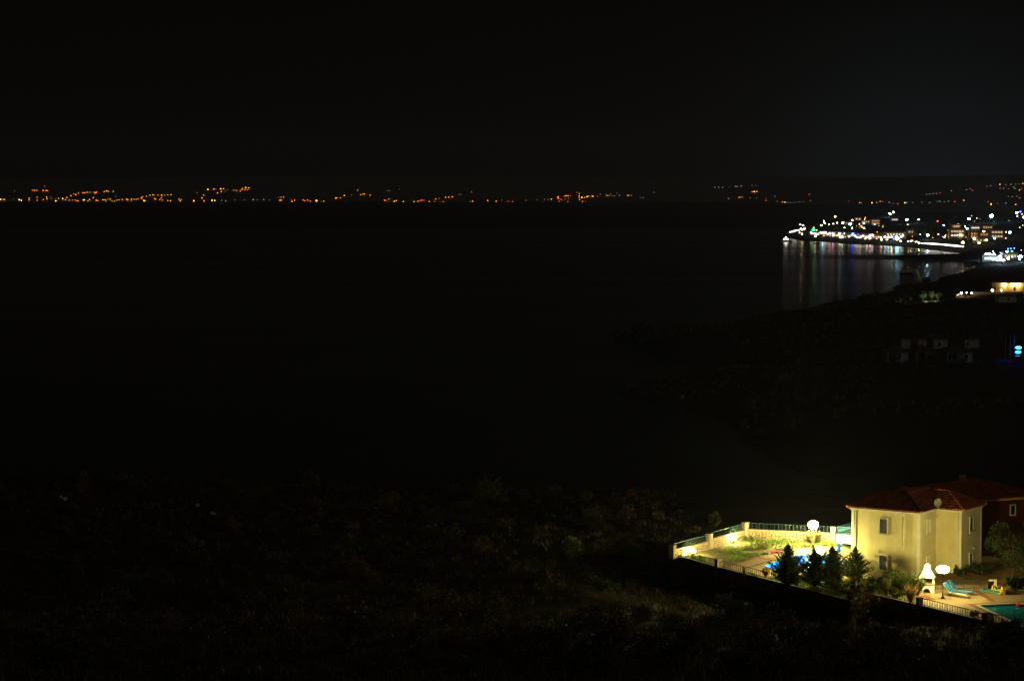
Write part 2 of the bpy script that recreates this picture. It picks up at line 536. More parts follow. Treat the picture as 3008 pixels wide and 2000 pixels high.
# ---- sea
def sea_material():
    m = bpy.data.materials.new('sea_water')
    m.use_nodes = True
    n = m.node_tree
    b = n.nodes['Principled BSDF']
    b.inputs['Base Color'].default_value = (0.003, 0.006, 0.009, 1)
    b.inputs['IOR'].default_value = 1.33
    b.inputs['Specular IOR Level'].default_value = 0.3
    t = n.nodes.new('ShaderNodeTexCoord')
    mp = n.nodes.new('ShaderNodeMapping')
    mp.inputs['Scale'].default_value = (0.0012, 0.011, 1)
    n.links.new(t.outputs['Object'], mp.inputs['Vector'])
    nz = n.nodes.new('ShaderNodeTexNoise'); nz.inputs['Scale'].default_value = 1.0; nz.inputs['Detail'].default_value = 3
    n.links.new(mp.outputs[0], nz.inputs['Vector'])
    mr = n.nodes.new('ShaderNodeMapRange')
    mr.inputs['From Min'].default_value = 0.38; mr.inputs['From Max'].default_value = 0.62
    mr.inputs['To Min'].default_value = 0.15; mr.inputs['To Max'].default_value = 0.19
    n.links.new(nz.outputs['Fac'], mr.inputs['Value'])
    # a belt of wind-ruffled water across the bay
    sx = n.nodes.new('ShaderNodeSeparateXYZ'); n.links.new(t.outputs['Object'], sx.inputs[0])
    n2 = n.nodes.new('ShaderNodeTexNoise'); n2.inputs['Scale'].default_value = 0.004; n2.inputs['Detail'].default_value = 2
    n.links.new(t.outputs['Object'], n2.inputs['Vector'])
    wy = n.nodes.new('ShaderNodeMath'); wy.operation = 'MULTIPLY_ADD'; wy.inputs[1].default_value = 70.0
    n.links.new(n2.outputs['Fac'], wy.inputs[0]); n.links.new(sx.outputs['Y'], wy.inputs[2])
    dy = n.nodes.new('ShaderNodeMath'); dy.operation = 'SUBTRACT'; dy.inputs[1].default_value = 1985.0
    n.links.new(wy.outputs[0], dy.inputs[0])
    ab = n.nodes.new('ShaderNodeMath'); ab.operation = 'ABSOLUTE'; n.links.new(dy.outputs[0], ab.inputs[0])
    bl = n.nodes.new('ShaderNodeMapRange'); bl.inputs['From Min'].default_value = 55; bl.inputs['From Max'].default_value = 110
    bl.inputs['To Min'].default_value = 0.30; bl.inputs['To Max'].default_value = 0.0
    n.links.new(ab.outputs[0], bl.inputs['Value'])
    inb = n.nodes.new('ShaderNodeMapRange'); inb.inputs['From Min'].default_value = 120; inb.inputs['From Max'].default_value = 290
    n.links.new(sx.outputs['X'], inb.inputs['Value'])
    bm_ = n.nodes.new('ShaderNodeMath'); bm_.operation = 'MULTIPLY'
    n.links.new(bl.outputs[0], bm_.inputs[0]); n.links.new(inb.outputs[0], bm_.inputs[1])
    # the open sea beyond the bay is rougher
    op = n.nodes.new('ShaderNodeMapRange'); op.inputs['From Min'].default_value = 2600; op.inputs['From Max'].default_value = 3500
    op.inputs['To Min'].default_value = 0.0; op.inputs['To Max'].default_value = 0.32
    n.links.new(sx.outputs['Y'], op.inputs['Value'])
    m0 = n.nodes.new('ShaderNodeMath'); m0.operation = 'MAXIMUM'
    n.links.new(bm_.outputs[0], m0.inputs[0]); n.links.new(op.outputs[0], m0.inputs[1])
    mxn = n.nodes.new('ShaderNodeMath'); mxn.operation = 'MAXIMUM'
    n.links.new(m0.outputs[0], mxn.inputs[0]); n.links.new(mr.outputs[0], mxn.inputs[1])
    n.links.new(mxn.outputs[0], b.inputs['Roughness'])
    # small waves tilt the surface
    wn = n.nodes.new('ShaderNodeTexNoise'); wn.inputs['Scale'].default_value = 0.45; wn.inputs['Detail'].default_value = 3
    n.links.new(t.outputs['Object'], wn.inputs['Vector'])
    v1 = n.nodes.new('ShaderNodeVectorMath'); v1.operation = 'SUBTRACT'; v1.inputs[1].default_value = (0.5, 0.5, 0.5)
    n.links.new(wn.outputs['Color'], v1.inputs[0])
    v2_ = n.nodes.new('ShaderNodeVectorMath'); v2_.operation = 'MULTIPLY'; v2_.inputs[1].default_value = (0.14, 0.05, 0.0)
    n.links.new(v1.outputs[0], v2_.inputs[0])
    v3 = n.nodes.new('ShaderNodeVectorMath'); v3.operation = 'ADD'; v3.inputs[1].default_value = (0, 0, 1)
    n.links.new(v2_.outputs[0], v3.inputs[0])
    v4 = n.nodes.new('ShaderNodeVectorMath'); v4.operation = 'NORMALIZE'
    n.links.new(v3.outputs[0], v4.inputs[0])
    n.links.new(v4.outputs[0], b.inputs['Normal'])
    return m
s = MB()
s.add([(-9000, -3000, 0), (9000, -3000, 0), (9000, 10600, 0), (-9000, 10600, 0)], [(0, 1, 2, 3)])
struct('sea', s, sea_material())

# ray march: where the ground is seen at this spot of the photograph
_dm = np.geomspace(60, 5500, 1500)
_fm = np.linspace(5000, 10400, 2500)
def ground_at(px, py, dmin=60.0, far=False):
    r = ray(px, py)
    if not far:
        D = _dm[_dm >= dmin]
        Z = CAM_Z + r.z / r.y * D
        H = height(r.x / r.y * D, D)
        i = np.argmax((H >= Z) & (H > 0.2))
        if (H[i] >= Z[i]) and H[i] > 0.2:
            d = D[i]
            return Vector((r.x / r.y * d, d, H[i]))
    Z = CAM_Z + r.z / r.y * _fm
    H = far_height(r.x / r.y * _fm, _fm)
    i = np.argmax(H >= Z)
    if H[i] >= Z[i]:
        d = _fm[i]
        return Vector((r.x / r.y * d, d, H[i]))
    d = 10300.0
    return Vector((r.x / r.y * d, d, CAM_Z + r.z / r.y * d))

# ================================================================== villa plot: ground sheets
def off(p, q, t):
    return (q - p).normalized() * t
def v2(p):
    return Vector((p.x, p.y))

# left pool outline
LP = [v2(G(*q)) for q in ((2247, 1660), (2338, 1630), (2436, 1629), (2452, 1655), (2432, 1676), (2284, 1674))]
def grow(P, t):
    n = len(P); out = []
    c = sum(P, Vector((0, 0))) / n
    for i in range(n):
        a = (P[i] - P[i - 1]).normalized(); b = (P[(i + 1) % n] - P[i]).normalized()
        na = Vector((a.y, -a.x)); nb = Vector((b.y, -b.x))
        if na.dot(P[i] - c) < 0: na = -na
        if nb.dot(P[i] - c) < 0: nb = -nb
        m = (na + nb); m = m / max(0.3, (1 + na.dot(nb)))
        out.append(P[i] + m * t)
    return out

# villa frame: u runs along the front, v goes back
A = gp(2502, 1490, 32.9)
ANG = math.radians(-34)
U_ = Vector((math.cos(ANG), math.sin(ANG), 0)); V_ = Vector((-math.sin(ANG), math.cos(ANG), 0))
def H2(u, v):
    p = A + U_ * u + V_ * v
    return Vector((p.x, p.y))

lawn_poly = [v2(FW[0]), v2(PW1), v2(PW2), v2(PW3), v2(PW4), H2(0.2, 9), H2(0.2, 0.3), H2(5.0, 0.3), v2(FR[0]), v2(FW[3]), v2(FW[2]), v2(FW[1])]
lawn = struct('lawn', MB().sheet(lawn_poly, [grow(LP, 0.02)], Z_T), M_lawn)
deck_poly = [v2(G(*q)) for q in ((2128, 1669), (2156, 1657), (2251, 1626), (2312, 1612), (2395, 1605), (2480, 1606))] + [H2(-0.1, 5), H2(-0.1, 0.1)] + \
            [v2(G(*q)) for q in ((2500, 1700), (2420, 1702), (2330, 1694), (2250, 1694))]
struct('pool_deck', MB().sheet(deck_poly, [grow(LP, 0.3)], Z_T + 0.006), M_deck)
struct('pool_coping', MB().sheet(grow(LP, 0.3), [LP], Z_T + 0.012), M_coping)

def strip(pts, wd):
    mb = MB()
    for a, b in zip(pts[:-1], pts[1:]):
        d = (b - a).normalized(); nn = Vector((-d.y, d.x)) * wd / 2
        mb.add([(*(a - nn), 0), (*(b - nn), 0), (*(b + nn), 0), (*(a + nn), 0)], [(0, 1, 2, 3)])
    return mb
def band(pts, wd, dz):
    mb = strip([v2(G(*q)) for q in pts], wd)
    mb.v = [(p[0], p[1], Z_T + dz) for p in mb.v]
    return struct('paving_band', mb, M_band)
band(((2132, 1667), (2156, 1657), (2251, 1626), (2312, 1612)), 0.45, 0.010)
band(((2312, 1612), (2395, 1605), (2480, 1606)), 0.5, 0.0115)
band(((2219, 1636), (2268, 1645)), 0.3, 0.013)
band(((2195, 1668), (2244, 1652), (2268, 1645)), 0.35, 0.0145)
band(((2240, 1693), (2330, 1693)), 0.4, 0.016)

def pool(name, label, P, tile, depth=1.5, water_tint=(0.25, 0.75, 1.0), lamps=(), lampmat=None, rough=0.14, turbid=None):
    """a basin, its water and its underwater lamps"""
    o = thing(name, label, 'swimming pool', (P[0].x, P[0].y, Z_T))
    L = [Vector((p.x - P[0].x, p.y - P[0].y)) for p in P]
    mb = MB(); n = len(L)
    vv = [(p.x, p.y, 0.0) for p in L] + [(p.x, p.y, -depth) for p in L]
    mb.add(vv, [(i, (i + 1) % n, n + (i + 1) % n, n + i) for i in range(n)])
    mb.sheet(L, [], -depth)
    mb.build('basin', tile, o)
    wm = bpy.data.materials.new(name + '_water'); wm.use_nodes = True
    t = wm.node_tree; t.nodes.clear()
    out = t.nodes.new('ShaderNodeOutputMaterial')
    tr = t.nodes.new('ShaderNodeBsdfTransparent'); tr.inputs['Color'].default_value = (*water_tint, 1)
    gs = t.nodes.new('ShaderNodeBsdfGlossy'); gs.inputs['Roughness'].default_value = rough
    fr = t.nodes.new('ShaderNodeFresnel'); fr.inputs['IOR'].default_value = 1.33
    mx = t.nodes.new('ShaderNodeMixShader')
    tcn = t.nodes.new('ShaderNodeTexCoord'); nz = t.nodes.new('ShaderNodeTexNoise'); nz.inputs['Scale'].default_value = 2.2; nz.inputs['Detail'].default_value = 3
    bp = t.nodes.new('ShaderNodeBump'); bp.inputs['Strength'].default_value = 0.35; bp.inputs['Distance'].default_value = 0.05
    t.links.new(tcn.outputs['Object'], nz.inputs['Vector']); t.links.new(nz.outputs['Fac'], bp.inputs['Height'])
    t.links.new(bp.outputs[0], gs.inputs['Normal']); t.links.new(bp.outputs[0], fr.inputs['Normal'])
    body = tr.outputs[0]
    if turbid:
        df = t.nodes.new('ShaderNodeBsdfDiffuse'); df.inputs['Color'].default_value = (*turbid[0], 1)
        m2_ = t.nodes.new('ShaderNodeMixShader'); m2_.inputs[0].default_value = turbid[1]
        t.links.new(tr.outputs[0], m2_.inputs[1]); t.links.new(df.outputs[0], m2_.inputs[2]); body = m2_.outputs[0]
    t.links.new(fr.outputs[0], mx.inputs[0]); t.links.new(body, mx.inputs[1]); t.links.new(gs.outputs[0], mx.inputs[2])
    t.links.new(mx.outputs[0], out.inputs['Surface'])
    inner = grow(L, -0.004)
    MB().sheet(inner, [], -0.13).build('water', wm, o)
    for (i, fr_, z) in lamps:
        a, b = L[i], L[(i + 1) % n]
        p = a + (b - a) * fr_
        c = sum(L, Vector((0, 0))) / n
        d = (b - a).normalized(); nn = Vector((-d.y, d.x))
        if nn.dot(c - p) < 0: nn = -nn
        q = p + nn * 0.03
        m2 = MB()
        M3 = Matrix((( d.x, 0, nn.x), (d.y, 0, nn.y), (0, 1, 0)))
        ring = []
        for k in range(12):
            t_ = 2 * math.pi * k / 12
            ring.append(Vector((q.x, q.y, z)) + M3 @ Vector((0.16 * math.cos(t_), 0.16 * math.sin(t_), 0.0)))
        m2.add([Vector((q.x, q.y, z)) + Vector((nn.x, nn.y, 0)) * 0.03] + ring, [(0, 1 + k, 1 + (k + 1) % 12) for k in range(12)])
        m2.build('underwater_lamp', lampmat, o)
    return o
E_pool = emit('pool_lamp', (0.30, 0.80, 1.0), 3000)
pool('swimming_pool', 'glowing blue pool lit from under water behind the dark conifers', LP, M_pooltile, 1.5, (0.35, 0.85, 1.0),
     ((3, 0.5, -0.6), (4, 0.15, -0.6), (4, 0.5, -0.6), (4, 0.85, -0.6), (5, 0.4, -0.6)), E_pool)

# right pool and terrace
c0 = v2(G(2878, 1777)); e1 = (v2(G(3008, 1770)) - c0).normalized(); e2 = (v2(G(2985, 1828)) - c0).normalized()
def para(t):
    return [c0 - e1 * t - e2 * t, c0 + e1 * (8 + t) - e2 * t, c0 + e1 * (8 + t) + e2 * (10 + t), c0 - e1 * t + e2 * (10 + t)]
RP = para(0)
wl = [v2(G(2703, 1746)), v2(G(2745, 1733)), v2(G(2902, 1731)), v2(G(2926, 1730)), v2(G(2957, 1745)), v2(G(3110, 1742))]
terr_poly = wl + [v2(G(3300, 1745)), Vector((70, 185)), Vector((70, 166)), v2(FR[4]), v2(FR[3]), v2(FR[2]), v2(FR[1]), v2(G(2693, 1762))]
struct('terrace', MB().sheet(terr_poly, [para(0.33)], Z_T + 0.004), M_deck)
struct('pool_coping', MB().sheet(para(0.33), [RP], Z_T + 0.012), M_coping)
struct('paving_band', MB().sheet(para(0.78), [para(0.335)], Z_T + 0.009), M_band)
band(((2858, 1728), (2880, 1742), (2918, 1766)), 0.5, 0.0135)
band(((2708, 1748), (2742, 1762)), 0.6, 0.0105)
pool('swimming_pool', 'unlit teal pool at the corner of the paved terrace with a red float', RP, M_pooltile2, 1.2, (0.6, 0.95, 1.0), rough=0.04, turbid=((0.01, 0.34, 0.52), 0.65))

# garden slope between terrace and house
mb = MB()
gz = lambda p, z: (p.x, p.y, z)
gpoly = [(G(2600, 1700), Z_T), (G(2693, 1762), Z_T), (G(2703, 1744), Z_T), (G(2746, 1732), 27.02), (G(2902, 1729), 27.34), (G(2927, 1728), 27.34), (G(2958, 1743), 27.3), (G(3110, 1740), 27.3), (G(3300, 1742), 27.3)]
rows = []
back = [gp(2600, 1690, 27.0), gp(2680, 1690, 27.0), gp(2720, 1690, 27.2), gp(2760, 1685, 27.5), gp(2850, 1672, 27.85), gp(2900, 1660, 28.0), gp(2960, 1660, 28.2), gp(3050, 1670, 28.3), gp(3300, 1670, 28.4)]
bk2 = [Vector((p.x, p.y + 25, p.z)) for p in back]
vv = [gz(p, z) for p, z in gpoly] + [tuple(p) for p in back] + [tuple(p) for p in bk2]
n = len(gpoly)
ff = []
for i in range(n - 1):
    ff += [(i, i + 1, n + i + 1, n + i), (n + i, n + i + 1, 2 * n + i + 1, 2 * n + i)]
mb.add(vv, ff)
M_garden = mat('garden_soil', (0.19, 0.115, 0.05), 0.95, 0.4, 1.0, 0.1)
struct('garden', mb, M_garden)
struct('planting_bed', MB().sheet([v2(FR[0]), v2(FR[1]), v2(G(2704, 1747)), v2(G(2747, 1731)), H2(6.6, 0.3), H2(4.7, 0.4)], [], Z_T - 0.03), M_lawn)

# ================================================================== stones, walls, pillars, railings
def stone_mesh(seed):
    r = random.Random(seed)
    n = r.choice((5, 6, 7))
    mb = MB(); ring0 = []; ring1 = []
    for k in range(n):
        t = 2 * math.pi * (k + r.uniform(-0.25, 0.25)) / n
        q = r.uniform(0.85, 1.12)
        x, z = math.cos(t) * 0.5 * q, math.sin(t) * 0.5 * q
        ring0.append((x, 0, z)); ring1.append((x * 0.8, -0.75 - r.uniform(0, 0.4), z * 0.8))
    mb.add(ring0 + ring1 + [(0, -1.2, 0)], [(k, (k + 1) % n, n + (k + 1) % n, n + k) for k in range(n)] + [(n + k, n + (k + 1) % n, 2 * n) for k in range(n)])
    return mb.mesh('stone', M_stone)
STONES = [stone_mesh(i) for i in range(9)]

def stone_wall(label, p0, p1, z0, z1, thick=0.35, stone=0.3, group=None, toward=None, cap=True):
    """a mortar core with single stones set in the face that is seen; local x runs along the wall, -y faces the viewer"""
    p0 = Vector((p0[0], p0[1])); p1 = Vector((p1[0], p1[1]))
    d = p1 - p0; L = d.length
    rz = math.atan2(d.y, d.x)
    o = thing('stone_wall', label, 'stone wall', (p0.x, p0.y, z0), rz, group)
    h = z1 - z0
    MB().box((L / 2, thick / 2, h / 2), (L, thick, h)).build('wall_core', M_mortar, o)
    if cap:
        MB().box((L / 2, thick / 2 - 0.01, h + 0.035), (L, thick + 0.1, 0.07)).build('coping', M_stone, o)
    rows = max(2, int(round(h / (stone * 0.8))))
    rh = h / rows
    rr = random.Random(int(L * 1000))
    for k in range(rows):
        x = rr.uniform(0, stone * 0.5)
        while x < L - 0.05:
            wv = rr.uniform(0.75, 1.35) * stone
            s_ = inst('stone', rr.choice(STONES), o, (x + wv / 2, 0.0, rh * (k + 0.5) + rr.uniform(-0.06, 0.06) * (1 if 0 < k < rows - 1 else 0.4)), None,
                      (wv * 1.02, 0.06, rh * rr.uniform(0.95, 1.25)))
            x += wv
    return o

BLOCK = MB().box((0, 0, 0), (1, 1, 1)).mesh('stone', M_stone)
def pillar(label, p, z0, z1, w=0.5, rz=0.0, group='stone pillars of the garden walls'):
    o = thing('stone_pillar', label, 'pillar', (p[0], p[1], z0), rz, group)
    h = z1 - z0
    MB().box((0, 0, h / 2), (w - 0.06, w - 0.06, h)).build('pillar_core', M_mortar, o)
    n = max(2, int(round(h / 0.24))); rh = (h - 0.06) / n
    rr = random.Random(int(p[0] * 977))
    for k in range(n):
        f = rr.uniform(0.4, 0.6)
        for sx, a, b in ((0, -w / 2, -w / 2 + w * f), (1, -w / 2 + w * f, w / 2)):
            b_ = inst('stone', BLOCK, o, ((a + b) / 2, 0, rh * (k + 0.5)), None, (b - a - 0.025, w + rr.uniform(-0.02, 0.02), rh - 0.022))
    MB().box((0, 0, h - 0.03), (w + 0.06, w + 0.06, 0.06)).build('pillar_cap', M_stone, o)
    return o

BALUSTER = MB().box((0, 0, 0.5), (0.022, 0.022, 1.0)).mesh('baluster', M_rail)
def railing(label, p0, p1, z0, z1, h=0.58, m=M_rail, pitch=0.36, cross=True, group=None):
    """posts, rails, pairs of balusters and crossed bars; z may differ at the ends"""
    p0 = Vector((p0[0], p0[1], z0)); p1 = Vector((p1[0], p1[1], z1))
    o = thing('railing', label, 'railing', p0, 0, group)
    d = p1 - p0; L = Vector((d.x, d.y)).length
    up = Vector((0, 0, 1))
    MB().bar(up * h, d + up * h, 0.028, n=6).build('top_rail', m, o)
    MB().bar(up * 0.08, d + up * 0.08, 0.018, n=6).build('bottom_rail', m, o)
    n = max(2, int(round(L / pitch)))
    bm = BALUSTER if m is M_rail else None
    for k in range(n + 1):
        q = d * (k / n)
        if bm is not None:
            inst('baluster', bm, o, q + up * 0.05, None, (1.3, 1.3, h - 0.05))
        else:
            MB().box(q + up * h / 2, (0.03, 0.03, h)).build('baluster', m, o)
        if cross and k < n and k % 2 == 0:
            q2 = d * ((k + 1) / n)
            cb = MB()
            cb.bar(q + up * 0.1, q2 + up * (h - 0.03), 0.007, n=4); cb.bar(q + up * (h - 0.03), q2 + up * 0.1, 0.007, n=4)
            cb.build('cross_bar', m, o)
    return o

sa = math.atan2(V_.y, V_.x)
PL = [gp(1975.5, 1621, 27.55), gp(2084, 1588, 27.7), gp(2190.5, 1556, 27.8), gp(2450, 1568, 27.8)]
PTOP = [1600, 1566.5, 1532.5, 1545.5]
plabels = ['stone pillar at the far left end of the lit garden wall', 'middle stone pillar on the left garden wall between two railings',
           'tall stone pillar at the back corner of the lit garden', 'stone pillar beside the white balcony at the end of the back wall']
for p, t, lb in zip(PL, PTOP, plabels):
    zt = at_d(0, t, p.y).z
    pillar(lb, (p.x, p.y), Z_T - 0.4, zt, 0.5, sa)
def ins(a, b, t=0.25):
    d = (v2(b) - v2(a)).normalized() * t
    return v2(a) + d, v2(b) - d
# left garden wall, stones face the pool (right-hand side): run from far to near so that -y faces the garden
q0, q1 = ins(PL[0], PL[1]); stone_wall('low stone wall on the left of the lit garden, nearest stretch', q0 - Vector((0, 0)), q1, Z_T - 0.1, 27.6, 0.3, 0.3)
q0, q1 = ins(PL[1], PL[2]); stone_wall('low stone wall on the left of the lit garden, stretch up to the back corner', q0, q1, Z_T - 0.1, 27.75, 0.3, 0.3)
q0, q1 = ins(PL[2], PL[3]); stone_wall('stone wall along the back of the lit garden below the long railing', q0, q1, Z_T - 0.1, 27.8, 0.3, 0.3)
q0, q1 = ins(PL[0], PL[1]); railing('green railing on the left garden wall, nearest stretch', q0, q1, 27.68, 27.68, 0.6, group='green railings of the garden')
q0, q1 = ins(PL[1], PL[2]); railing('green railing on the left garden wall, stretch up to the back corner', q0, q1, 27.80, 27.86, 0.6, group='green railings of the garden')
q0, q1 = ins(PL[2], PL[3]); railing('long green railing along the back garden wall behind the lamp', q0, q1, 27.87, 27.87, 0.6, group='green railings of the garden')

def retaining(label, pts, ztop, zbot):
    o = thing('retaining_wall', label, 'wall', (pts[0].x, pts[0].y, 0))
    for k, (a, b) in enumerate(zip(pts[:-1], pts[1:])):
        d = (v2(b) - v2(a)).normalized(); nn = Vector((-d.y, d.x))
        if nn.y < 0: nn = -nn
        base = v2(pts[0])
        P = [v2(a) - base, v2(b) - base, v2(b) + nn * 0.28 - base, v2(a) + nn * 0.28 - base]
        MB().prism(P, zbot, ztop).build('wall_panel', M_conc, o)
    return o
retaining('dark retaining wall below the front of the lit pool garden', FW, Z_T + 0.1, 23.6)
retaining('dark retaining wall below the terrace of the unlit pool', FR, Z_T + 0.1, 23.4)
retaining('short return wall between the two plots beside the dark gate pillar', [FW[3], FR[0]], Z_T + 0.06, 23.6)
def between(a, b, t):
    return v2(a) + (v2(b) - v2(a)) * t
inn = lambda a, b: (lambda d: Vector((-d.y, d.x)) * (1 if d.x > 0 else -1))((v2(b) - v2(a)).normalized()) * 0.14
def front_rail(label, a, b, t0, t1):
    s_ = inn(a, b)
    railing(label, between(a, b, t0) + s_, between(a, b, t1) + s_, Z_T + 0.1, Z_T + 0.1, 0.56, pitch=0.3, group='green railings of the garden')
front_rail('low green railing on the front wall at the left corner of the lit garden', FW[0], FW[1], 0.04, 0.97)
front_rail('low green railing on the front wall before the paved pool deck', FW[1], FW[2], 0.06, 1.0)
front_rail('low green railing on the front wall under the conifers', FW[2], FW[3], 0.0, 1.0)
front_rail('low railing on the front wall below the shrubs, nearly unlit', FR[0], FR[1], 0.05, 0.96)
front_rail('low green railing with a bright top rail before the terrace', FR[1], FR[2], 0.05, 0.97)
front_rail('low railing on the front wall right of the last pillar', FR[2], FR[3], 0.15, 1.0)
fa = math.atan2((FW[3] - FW[0]).y, (FW[3] - FW[0]).x)
for (px, py, tp, w_, lb) in ((2107, 1668, 1643, 0.5, 'front wall pillar with one dark and one lit side'), (2512, 1742, 1714, 0.5, 'tall dark pillar at the step of the front wall'),
                         (2698, 1780, 1757, 0.42, 'small white-faced pillar on the front wall before the barbecue'), (2898, 1826, 1804, 0.62, 'squat pillar on the front wall beside the red ring')):
    p = gp(px, py, Z_T); h = (py - tp) / FOC * p.y
    pillar(lb, (p.x + 0.1, p.y + 0.12), Z_T - 1.5, Z_T + h + 0.1, w_, fa)

# low terrace walls on the right
def base_wall(label, a, b, h):
    p, q = gp(*a, Z_T), gp(*b, Z_T)
    return stone_wall(label, (p.x, p.y), (q.x, q.y), Z_T - 0.05, Z_T + h, 0.25, 0.19, cap=True)
base_wall('low rough stone wall behind the blue sun loungers', (2746, 1733), (2902, 1731), 0.32)
base_wall('short slanting stone kerb wall beside the yellow float', (2926, 1731), (2957, 1746), 0.3)
base_wall('low stone wall at the right edge behind the unlit pool', (2957, 1746), (3110, 1743), 0.26)
p, q = gp(2746, 1730, Z_T + 0.32), gp(2902, 1729, Z_T + 0.32)
a_, b_ = gp(2746, 1731, Z_T + 0.2), gp(2900, 1729, Z_T + 0.2)
railing('green railing on the low wall behind the blue sun loungers', (a_.x, a_.y + 0.3), (b_.x, b_.y + 0.3), Z_T + 0.36, Z_T + 0.36, 0.5, pitch=0.32, cross=False, group='green railings of the garden')

# ================================================================== the cream villa
villa = thing('villa', 'cream two-storey villa with red tiled roof, grey-blue shutters and a dish', 'house', (A.x, A.y, Z_T), ANG)
ZE = 32.9 - Z_T            # eaves above the ground
FULL = 8.6
uB, vC, uD, vE = 6.16, 3.3, 8.46, 7.5
plan = [(0, 0), (uB, 0), (uB, vC), (uD, vC), (uD, vE), (uB - 0.2, vE), (uB - 0.2, FULL), (0, FULL)]
plan = [Vector(p) for p in plan]
MB().prism(plan, -1.0, ZE + 0.05, bottom=False).build('wall', M_wall, villa)
# cornice under the eaves, set proud
def ringband(poly, t, z0, z1):
    mb = MB(); n = len(poly); O = grow(poly, t)
    # grow() pushes away from the centre; correct for the re-entrant corner
    vv = [(p.x, p.y, z0) for p in O] + [(p.x, p.y, z1) for p in O] + [(p.x, p.y, z0) for p in poly] + [(p.x, p.y, z1) for p in poly]
    ff = []
    for i in range(n):
        j = (i + 1) % n
        ff += [(i, j, n + j, n + i), (2 * n + i, i, j, 2 * n + j)[::-1], (n + i, n + j, 3 * n + j, 3 * n + i)]
    return mb.add(vv, ff)
def offset_ccw(poly, t):
    """true outward offset of a counter-clockwise outline"""
    n = len(poly); out = []
    for i in range(n):
        a = (poly[i] - poly[i - 1]).normalized(); b = (poly[(i + 1) % n] - poly[i]).normalized()
        na = Vector((a.y, -a.x)); nb = Vector((b.y, -b.x))
        out.append(poly[i] + (na + nb) / (1 + na.dot(nb)) * t)
    return out
def cornice(poly, t, z0, z1):
    mb = MB(); n = len(poly); O = offset_ccw(poly, t); I = offset_ccw(poly, -0.05)
    vv = [(p.x, p.y, z0) for p in O] + [(p.x, p.y, z1) for p in O] + [(p.x, p.y, z0) for p in I] + [(p.x, p.y, z1) for p in I]
    ff = []
    for i in range(n):
        j = (i + 1) % n
        ff += [(i, j, n + j, n + i), (i, 2 * n + i, 2 * n + j, j), (n + i, n + j, 3 * n + j, 3 * n + i)]
    return mb.add(vv, ff)
cornice(plan, 0.10, ZE - 0.16, ZE - 0.03).build('cornice', M_trim, villa)
cornice(plan, 0.24, ZE - 0.03, ZE + 0.06).build('eaves_board', M_trim, villa)
# corner strips
def corner(x, y, wx, wy, h0=-1.0):
    MB().box((x, y, (ZE - 0.17 + h0) / 2), (wx, wy, ZE - 0.17 - h0)).build('corner_strip', M_trim, villa)
corner(0.11, 0.0, 0.24, 0.05)
corner(uB - 0.11, 0.0, 0.24, 0.05); corner(uB, 0.115, 0.05, 0.18)
corner(uD, vE - 0.1, 0.05, 0.22); corner(uD - 0.09, vC, 0.2, 0.05)

# roof: the upper envelope of three hipped roofs
PIT, OV = 0.5, 0.32
BL = [(-OV, uB + OV, -OV, 4.4), (uB - 4.48, uB + OV, -OV, FULL + OV), (2.2, uD + OV, vC - OV, vE + OV), (-OV, 4.0, 3.9, FULL + OV)]
def roof_h(u, v):
    best = -1
    for (a, b, c, d) in BL:
        e = min(u - a, b - u, v - c, d - v)
        if e > best: best = e
    return best * PIT
def roof_face(mb, cap, blk, side, sp=0.235):
    a, b, c, d = blk
    if side == 'f': org, ex, ey, L, lim = (a, c), (1, 0), (0, 1), b - a, (d - c) / 2
    if side == 'k': org, ex, ey, L, lim = (b, d), (-1, 0), (0, -1), b - a, (d - c) / 2
    if side == 'l': org, ex, ey, L, lim = (a, d), (0, -1), (1, 0), d - c, (b - a) / 2
    if side == 'r': org, ex, ey, L, lim = (b, c), (0, 1), (-1, 0), d - c, (b - a) / 2
    nst = int(L / sp); sp = L / nst
    seg = 0.36
    for k in range(nst):
        s_ = (k + 0.5) * sp
        # run up the slope where this slope is the envelope
        t = 0.0; runs = []; start = None
        while t <= min(lim, s_, L - s_) + 1e-6:
            u = org[0] + ex[0] * s_ + ey[0] * t; v = org[1] + ex[1] * s_ + ey[1] * t
            on = roof_h(u, v) <= t * PIT + 0.004
            if on and start is None: start = t
            if (not on) and start is not None:
                runs.append((start, t)); start = None
            t += 0.04
        if start is not None: runs.append((start, t - 0.04 + 0.03))
        for (t0, t1) in runs:
            y0 = t0
            while y0 < t1 - 0.02:
                y1 = min(t1, y0 + seg)
                vv = []
                for (tt, lift) in ((y0 - 0.02, 0.035), (y1 + 0.01, 0.0)):
                    for j in range(5):
                        an = math.pi * j / 4
                        x = -math.cos(an) * sp * 0.5; z = math.sin(an) * 0.075
                        u = org[0] + ex[0] * (s_ + x) + ey[0] * tt; v = org[1] + ex[1] * (s_ + x) + ey[1] * tt
                        vv.append((u, v, ZE + 0.06 + tt * PIT + z + lift))
                mb.add(vv, [(j, j + 1, 5 + j + 1, 5 + j) for j in range(4)] + [(0, 4, 3, 2, 1)])
                y0 = y1
tm = MB()
# solid underlay just below the tiles
N = 70
us = np.linspace(-OV, uD + OV, 74); vs_ = np.linspace(-OV, FULL + OV, 74)
und = MB(); vid = {}
for i, u in enumerate(us):
    for j, v in enumerate(vs_):
        h = roof_h(u, v)
        if h >= -0.02:
            vid[(i, j)] = len(und.v); und.v.append((u, v, ZE + 0.03 + max(0, h)))
for i in range(73):
    for j in range(73):
        q = [(i, j), (i + 1, j), (i + 1, j + 1), (i, j + 1)]
        if all(k in vid for k in q):
            und.f.append(tuple(vid[k] for k in q)); und.m.append(0)
roof = und.build('roof', M_tile, villa)
for bl in BL:
    for sd_ in 'fklr':
        roof_face(tm, None, bl, sd_)
tag(tm.build('roof_tiles', M_tile, roof), kind='stuff')
